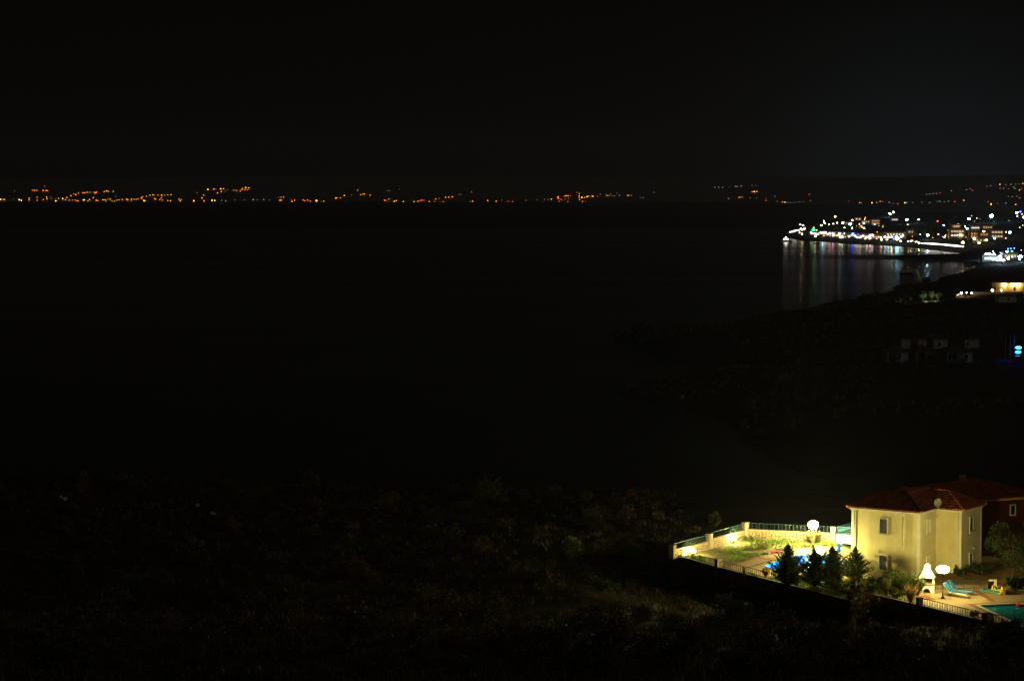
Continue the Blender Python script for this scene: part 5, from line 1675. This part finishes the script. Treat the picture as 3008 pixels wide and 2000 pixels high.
T2(((330, 390, 3, 'C'), (345, 470, 2.4, 'd'), (530, 386, 2.2, 'C'), (860, 411, 2.6, 'r'), (1400, 376, 3.4, 'C'), (1450, 320, 1.5, 'd'), (1790, 320, 5, 'C'), (2236, 266, 3.4, 'C'), (2296, 250, 2.6, 'b'),
    (2240, 326, 2.8, 'w'), (2325, 292, 2.2, 'o'), (2352, 345, 2.6, 'C'), (690, 655, 3, 'C'), (1600, 370, 1.5, 'd')), 'among the dark trees of the resort hill', 'lamps among the trees of the resort')
T2(((1200, 546, 2.6, 'y'), (1130, 606, 2, 'y'), (1090, 656, 2.2, 'y'), (1130, 650, 2.6, 'y'), (1170, 646, 2.6, 'y'), (1210, 636, 3, 'W'), (1250, 626, 3.2, 'y'), (1290, 616, 3.4, 'W'), (1310, 636, 3, 'y'), (1260, 654, 2.6, 'y'),
    (1000, 656, 1.9, 'o'), (950, 680, 1.3, 'd')), 'on the yellow hotel behind the beach row', 'lamps of the yellow hotel')
T2(((1540, 608, 3.4, 'y'), (1605, 616, 1.7, 'o'), (1660, 598, 3.2, 'y'), (1425, 665, 2.2, 'o'), (1455, 662, 1.7, 'o'), (1570, 665, 1.5, 'd'), (1725, 655, 1.7, 'd'), (1805, 598, 2.2, 'y'), (1890, 578, 3, 'y'),
    (1970, 578, 3.2, 'y'), (1825, 634, 3, 'y'), (1850, 630, 3.2, 'y'), (1885, 622, 2.6, 'y'), (1965, 620, 2.8, 'y'), (1960, 660, 2, 'y'), (1495, 718, 3.2, 'y'), (1535, 718, 3, 'y'), (1710, 742, 2.6, 'y'), (1850, 712, 2.8, 'c'),
    (2115, 606, 3.6, 'c'), (1300, 780, 3.2, 'y'), (1580, 786, 2.6, 'y')), 'on the warm apartment houses right of the hotel', 'lamps of the apartment houses')
T2(((1710, 985, 4.4, 'P'), (1745, 985, 4.6, 'C'), (1790, 992, 3.2, 'P'), (1840, 986, 3.2, 'P'), (2070, 942, 3.4, 'C'), (2150, 935, 3, 'b'), (2080, 892, 2, 'b'), (2130, 886, 2, 'b'), (2190, 881, 1.8, 'b'), (1940, 1025, 3.6, 'C'),
    (1780, 1050, 2.2, 'o'), (1820, 1070, 3.4, 'y'), (1890, 1084, 3, 'P'), (1945, 1085, 3.2, 'C'), (2000, 1086, 3.6, 'P'), (2088, 1055, 3.8, 'y'), (2290, 1025, 4.4, 'C'), (2310, 915, 1.6, 'd')),
   'of the beach club on the near side of the bay', 'lamps of the beach club')

# small scattered lights between the houses
sc_ = []
rq = random.Random(77)
for k in range(64):
    px = rq.uniform(2345, 3005)
    py = rq.uniform(636, 672) if k % 2 else rq.uniform(662, 700) + max(0, (px - 2650)) * 0.03
    sc_.append((px, py, rq.uniform(0.9, 1.5), rq.choice('wwyydooCcd')))
for k in range(46):
    px = rq.uniform(2345, 2650)
    sc_.append((px, 672 + (px - 2345) * 0.062 + rq.uniform(0, 16), rq.uniform(1.0, 1.9), rq.choice('wwycbpoy')))
for k in range(16):
    sc_.append((rq.uniform(2895, 3006), rq.uniform(738, 766), rq.uniform(1.2, 2.2), rq.choice('PbbCyw')))
for (px, py, r_, k) in sc_:
    town_lamp(px, py, r_, k, 'small and scattered between the houses of the resort', 'small scattered lamps of the resort')

# buildings of the resort
E_w1 = emit('resort_window_warm', (1.0, 0.66, 0.32), 0.9); E_w2 = emit('resort_window_white', (1.0, 0.9, 0.8), 1.3); E_w3 = emit('resort_window_orange', (1.0, 0.42, 0.14), 0.8)
M_pk = mat('pink_render', (0.52, 0.36, 0.28), 0.9, 0.15); M_yl = mat('yellow_render', (0.6, 0.48, 0.24), 0.9, 0.15); M_wh = mat('plain_render', (0.6, 0.58, 0.52), 0.9, 0.15); M_or = mat('orange_render', (0.5, 0.26, 0.12), 0.9, 0.15)
def rowwin(n, z, w_, h, m, f0=0.1, f1=0.9):
    return [(f0 + (f1 - f0) * (i + 0.5) / n, z, w_, h, m) for i in range(n)]
BT = [  # px0, px1, base, height m, wall, windows, flat, label
 (2597, 2662, 703, 7, M_pk, rowwin(6, 4.2, 1.4, 1.5, E_w2), False, 'long pink-roofed building behind the brightest waterfront lamps'),
 (2664, 2696, 692, 6, M_pk, rowwin(3, 3, 1.4, 1.5, E_w1), False, 'pink house right of the long waterfront building'),
 (2711, 2723, 690, 5, M_pk, (), False, 'tiny pink house among trees right of the waterfront'),
 (2528, 2557, 660, 6, M_yl, rowwin(4, 3, 1.6, 1.6, E_w1), True, 'pale yellow block on the upper street, left of the pink arcade'),
 (2558, 2586, 662, 8, M_pk, rowwin(5, 4.6, 1.2, 2, E_w3) + rowwin(5, 1.2, 1.2, 2, E_w3), True, 'pink arcaded block on the upper street'),
 (2509, 2532, 648, 5, M_wh, rowwin(3, 2.2, 1.4, 1.3, E_w3), False, 'small white house topmost on the upper street'),
 (2480, 2508, 662, 5, M_wh, rowwin(3, 2, 1.4, 1.4, E_w1), True, 'low white block left on the upper street'),
 (2617, 2640, 650, 5, M_wh, rowwin(3, 1.4, 2.0, 1.6, E_w2), True, 'bright white house alone left of the big trees'),
 (2788, 2836, 702, 10, M_yl, rowwin(5, 6.4, 1.8, 1.8, E_w1) + rowwin(5, 2.4, 1.8, 1.8, E_w2), True, 'yellow hotel with lit balconies behind the beach'),
 (2797, 2822, 682, 8, M_yl, rowwin(3, 5.4, 1.5, 1.5, E_w1), True, 'upper floors of the yellow hotel set back behind it'),
 (2850, 2880, 680, 6, M_wh, rowwin(5, 3, 1.2, 1.6, E_w2), False, 'white house with arched windows above the apartments'),
 (2884, 2918, 678, 6, M_yl, rowwin(4, 3, 1.2, 1.4, E_w1), False, 'bright ochre house above the apartments'),
 (2848, 2878, 702, 7, M_or, rowwin(3, 4, 1.5, 1.6, E_w3) + rowwin(3, 1, 1.5, 1.6, E_w1), True, 'orange apartment house with glowing rooms'),
 (2876, 2906, 704, 7, M_yl, rowwin(3, 4, 1.5, 1.8, E_w3), True, 'arched ochre apartment house right of the orange one'),
 (2908, 2950, 706, 10, M_wh, rowwin(4, 6.6, 1.8, 1.8, E_w1) + rowwin(4, 2.6, 1.8, 1.8, E_w1), True, 'pale apartment block with stacked bright balconies'),
 (2862, 2900, 714, 5, M_wh, rowwin(3, 1.6, 1.5, 1.5, E_w1), True, 'low pale house in front of the apartment houses'),
 (2886, 2935, 768, 4.5, M_wh, rowwin(5, 1.2, 1.6, 1.8, E_w2), True, 'beach club bar on the near side of the bay'),
 (2945, 2990, 762, 5, M_wh, rowwin(4, 1.6, 1.6, 1.8, E_w1), True, 'beach club building at the right edge of the bay'),
 (2380, 2410, 692, 5, M_wh, rowwin(4, 1.4, 1.5, 1.5, E_w2), True, 'white taverna left on the waterfront'),
 (2412, 2445, 694, 5.5, M_pk, rowwin(4, 1.6, 1.5, 1.5, E_w3), True, 'taverna with orange rooms on the waterfront'),
 (2447, 2480, 697, 5.5, M_wh, rowwin(4, 1.6, 1.5, 1.5, E_w3), True, 'taverna with red-lit rooms in the middle waterfront'),
 (2484, 2520, 699, 5.5, M_pk, rowwin(4, 1.6, 1.5, 1.5, E_w1), True, 'taverna right of the blue waterfront lamp'),
 (2524, 2558, 702, 5.5, M_wh, rowwin(4, 1.6, 1.5, 1.5, E_w2), True, 'taverna next to the violet waterfront lamps'),
 (2560, 2594, 703, 5.5, M_yl, rowwin(4, 1.6, 1.5, 1.5, E_w1), True, 'taverna left of the long pink-roofed building'),
]
for (a, b, py, hm, wm_, wi, fl_, lb) in BT:
    simple_house('resort_building', lb, a, b, py, hm, M_tile, wm_, wi, 9.0, R.uniform(-0.06, 0.06), None, flat=fl_, cat='building', pitch=0.3)
# trees of the resort
TT = {'in the big clump above the middle of the resort': [(2680, 664, 22), (2700, 662, 24), (2722, 664, 34), (2742, 664, 44), (2762, 664, 46), (2782, 664, 44), (2800, 664, 34), (2822, 662, 26)],
      'between the waterfront and the yellow hotel': [(2690, 694, 22), (2708, 696, 26), (2724, 697, 20), (2738, 697, 24), (2750, 690, 28), (2765, 690, 20)],
      'in the dark strip behind the waterfront row': [(2430, 672, 16), (2450, 674, 18), (2470, 676, 20), (2495, 678, 18), (2520, 678, 16), (2545, 680, 16), (2590, 672, 16), (2610, 672, 18), (2640, 674, 16), (2660, 668, 16)],
      'along the hill right of the big clump': [(2845, 660, 22), (2860, 655, 18), (2880, 655, 22), (2905, 655, 18), (2930, 655, 22), (2955, 655, 20), (2980, 655, 24), (3000, 658, 22)],
      'in front of the apartment houses': [(2930, 730, 14), (2950, 724, 18), (2970, 710, 20), (2985, 726, 22)]}
for where, lst in TT.items():
    for i, (px, py, h) in enumerate(lst):
        far_tree(px, py, h, ORD[i] + ' dark tree from the left ' + where, 'dark trees of the resort', 200 + i, 1300)
GD = GREEN.location.y
for i, (px, dd, h, lb) in enumerate(((2380, 6, 26, 'green-lit tree just behind the green lamp'), (2414, 12, 34, 'taller green-lit tree right of the green lamp'), (2398, 16, 28, 'small green-lit tree between lamp and taller tree'), (2362, 14, 22, 'lowest green-lit tree at the tip of the resort'))):
    tree_at(px, GD + dd, h, lb, 'green-lit trees at the tip of the resort', i)

# boats
def boat(label, px, py, L, lit=False, mast=False):
    p = gp(px, py, 0.0)
    o = thing('moored_boat', label, 'boat', (p.x, p.y, 0))
    S = [(-0.5, 0.16), (-0.2, 0.2), (0.2, 0.18), (0.42, 0.08), (0.5, 0.0), (0.42, -0.08), (0.2, -0.18), (-0.2, -0.2), (-0.5, -0.16)]
    mb = MB(); n = len(S)
    mb.add([(x * L * 0.92, y * L * 0.7, -0.2) for x, y in S] + [(x * L, y * L, 0.11 * L + 0.03 * L * max(0, x) * 2) for x, y in S], [(i, (i + 1) % n, n + (i + 1) % n, n + i) for i in range(n)] + [tuple(range(n, 2 * n))])
    mb.build('hull', M_white if lit else M_dark, o)
    MB().box((-0.05 * L, 0, 0.19 * L), (0.42 * L, 0.26 * L, 0.14 * L)).build('cabin', M_white, o)
    MB().box((-0.05 * L, 0, 0.275 * L), (0.5 * L, 0.32 * L, 0.025 * L)).build('cabin_roof', M_white, o)
    if lit:
        MB().box((-0.05 * L, -0.137 * L, 0.2 * L), (0.36 * L, 0.01 * L, 0.07 * L)).build('cabin_window', emit('boat_window', (1.0, 0.93, 0.86), 7), o)
        MB().ball((-0.05 * L, 0, 0.34 * L), 0.05 * L, 10, 6).build('deck_lamp', emit('boat_lamp', (1.0, 0.93, 0.86), 9), o)
    if mast:
        MB().bar((0.05 * L, 0, 0.1 * L), (0.05 * L, 0, 1.25 * L), 0.012 * L, 0.006 * L, 6).build('mast', M_alu, o)
        MB().bar((0.05 * L, 0, 0.35 * L), (-0.42 * L, 0, 0.33 * L), 0.018 * L, 0.015 * L, 6).build('boom', M_alu, o)
    return o
boat('brightly lit boat on the water off the tip of the resort', 2310, 710, 13, True)
boat('dim sailing boat with bare mast moored in the middle of the bay', 2662, 806, 9, False, True)
boat('small dark boat before the left waterfront', 2400, 715, 6)

# ================================================================== lamps of the far shore
FE = {'o': emit('far_amber', (1.0, 0.24, 0.012), 5.5, False), 'O': emit('far_amber_bright', (1.0, 0.33, 0.03), 10, False), 'd': emit('far_dim', (0.9, 0.6, 0.35), 0.6, False), 'r': emit('far_red', (1.0, 0.07, 0.03), 2.2, False),
      'g': emit('far_green', (0.35, 0.9, 0.15), 1.6, False), 'w': emit('far_white', (0.8, 0.9, 0.9), 0.9, False), 'y': emit('far_yellow', (1.0, 0.8, 0.35), 4.5, False)}
FN = {'o': 'tiny amber', 'O': 'bright amber', 'd': 'faint', 'r': 'tiny red', 'g': 'tiny green', 'w': 'faint white', 'y': 'bright yellow-white'}
FL = {}
for k, em in FE.items():
    mb = MB(); mb.ball((0, 0, 3.0), 1.0, 6, 5, 1); mb.bar((0, 0, -2), (0, 0, 2.3), 0.1, 0.1, 4, 0)
    FL[k] = mb.mesh('shore_lamp', [M_dark, em])
def far_lamps(ox, sc, txt, where, grp):
    for tok in txt.split():
        a = tok.split(',')
        k = a[2] if len(a) > 2 else 'o'
        px = ox + float(a[0]) / sc; py = 520 + float(a[1]) / sc
        rpx = {'o': 1.15, 'O': 1.5, 'd': 1.1, 'r': 1.2, 'g': 1.3, 'w': 1.1, 'y': 1.5}[k] * R.uniform(0.85, 1.2)
        base = ground_at(px, py + 3 * rpx, far=True)
        Rr = rpx / FOC * base.y; top = at_d(px, py, base.y)
        o = inst('hill_lamp' if 'hills' in where else 'shore_lamp', FL[k], None, (base.x, base.y, top.z - 3 * Rr), 0, Rr)
        tag(o, FN[k] + ' lamp ' + where, 'hill lamp' if 'hills' in where else 'shore lamp', grp)
far_lamps(0, 3.1453, """5,208,O 30,208 44,210 125,205,d 178,210,y 198,217,y 135,130,d 300,123 320,124 342,125 400,126 425,126 440,128 413,87,r 270,195 270,213 343,187 345,215 400,210 430,187 435,203 465,183,d 515,222,O 540,200 580,201,y 605,212 618,190
510,203,d 475,200,d 655,173 678,157 700,165 725,149 765,147 785,147 807,143 833,142,g 870,142 880,150 892,141 963,137 985,131,O 1003,133 1047,135 640,215 668,215 695,213 712,220 722,222 765,215 778,213,y 812,223,g 828,210 863,190 890,216 905,218
950,212 970,212 980,224,g 995,205 1018,205 1035,222 1058,225,g 1070,182,d 1080,215 1100,210 1130,210 1170,205 1180,213 1215,205 1215,217 1240,207 1260,210 1275,203 1305,190 1320,185 1310,200 1355,180 1385,170,g 1330,218,O 1345,220 1410,165 1422,168 1460,168
1493,166 1495,174 1520,170 1550,168,g 1583,165 1440,207 1430,200 1475,210 1490,195 1500,213 1550,218 1575,220 1655,207 1675,210,g 1665,222 1790,220,O 1885,220 1960,217,y 1985,218,O 2047,218,w 2085,222,g 2170,213,d 2260,213,d 2340,210,g
1880,170 1865,195 1820,147,d 1920,117,O 1975,113 1995,115,d 2040,110,O 2065,110 2100,116,d 2010,147 2045,135 2080,133,d 2160,122 2185,127 2220,133 2235,118 2240,105 2270,98,O 2300,101 2265,118 2288,118""", 'on the left stretch of the far shore', 'lamps of the far shore, left stretch')
far_lamps(700, 3.1453, """135,210,d 175,210,d 235,210,g 290,213,d 375,190,d 395,187 420,187 385,215 400,215 490,213,r 498,228,O 520,215 600,213 615,220 640,213 665,225 720,218,O 730,222 765,228,d 790,224 900,195 910,195 943,193 980,172 1045,167,d 1130,163 1150,160 1165,157
1218,168 1103,123,g 1380,128,d 1400,128,d 1488,112,d 1350,217 1365,217,r 1390,205 1380,232 1400,233 1420,232 1440,228,y 1460,220 1525,228,y 1625,232,y 1650,232 1660,225 1680,218,r 1695,215 1715,217,r 1700,235 1720,235 1740,233 1765,228 1815,230 1825,205 1855,200,r
1865,232 1895,230 1915,190 1945,187 1978,185 2035,162,d 2055,162,d 2155,140,d 1950,232,d 1997,233 2060,236,O 2110,237 2140,236,O 2145,228,w 2165,225 2240,237 2262,236 2305,218 2320,237""", 'in the middle of the far shore', 'lamps of the far shore, middle')
far_lamps(1450, 3.1453, """25,225 60,237 75,215,d 125,232 140,228,r 155,236,g 175,230 205,237 230,238 260,238 290,238 300,215,d 328,238,O 360,237,y 400,210,d 415,237 455,232 470,232 470,207,d 503,208,r 533,205 590,190 597,183 600,200 605,230 620,205,r 628,212,r 645,180,d 660,175 672,173
710,172,r 690,175 685,230 700,237 660,205,d 690,200,d 770,145,d 790,155 800,145,d 790,175 790,190 793,208 815,190,O 840,190 863,182,O 880,178 910,178 920,180 960,180,d 985,162,r 1045,175,d 1055,175 1067,175,r 1095,175,d 1115,175,d 1040,163,d 1080,160,d 1140,150,d 1162,171,w
1240,172 1255,170,d 1272,170,r 1355,193,d 1380,193,d 1480,140,d 820,228 850,228,r 885,238 905,238,r 935,238,d 962,238""", 'on the right end of the far shore', 'lamps of the far shore, right end')
far_lamps(2100, 2.598, """0,78,w 30,78,w 58,80,w 110,77,d 155,72,w 170,73,w 200,70,w 283,65,d 312,65,d 285,114 300,113,O 320,112 185,157 200,155 212,154,d 105,165,w 270,158,d 318,163,d 390,165,d 390,180,r 457,148,d 475,188,d 515,192 535,193,y 555,197,w 575,197,w 610,195,d 643,190,w 675,187,d 728,182,d 720,133,r
1020,185,d 1105,197 1120,200,d 1198,197,O 1235,195,w 1262,187 1280,188,d 1330,193,w 1362,205,r 1395,206,r 1450,197,y 1465,196,w 1510,197,d 1580,195,d 1640,197,w 1700,188,d 1718,186,w 1750,190,d 1782,185,w 1830,188,r 1900,179 1615,132,w 1640,130,w 1665,128,w 1690,127,w 1718,123,r 1805,106,r
1920,97,w 1947,89,w 1965,103,r 2175,57 2220,60,d 2260,57,w 2295,55,d 2320,53,d 2350,50 2175,87,r 2205,87,w 2240,90,d 2280,77,w 2290,88,w 2325,100 2340,90,d 2075,72,d 2105,68,d 2240,150,d 2270,150,d 2305,148,d 2327,160,r 2085,190,r 2107,207,O 2157,202,r 2220,200,w 2295,211""",
   'scattered on the hills behind the resort', 'lamps on the hills behind the resort')

# ================================================================== haze over the bay
hm = bpy.data.materials.new('haze')
hm.use_nodes = True
hn = hm.node_tree; hn.nodes.clear()
ho = hn.nodes.new('ShaderNodeOutputMaterial')
pv = hn.nodes.new('ShaderNodeVolumePrincipled')
pv.inputs['Color'].default_value = (0.84, 0.86, 1.0, 1)
pv.inputs['Density'].default_value = 0.00007
pv.inputs['Anisotropy'].default_value = 0.3
hn.links.new(pv.outputs[0], ho.inputs['Volume'])
hz_ = MB().box((0, 3750, 115), (19000, 14500, 290)).build('haze', hm)
tag(hz_, kind='stuff')
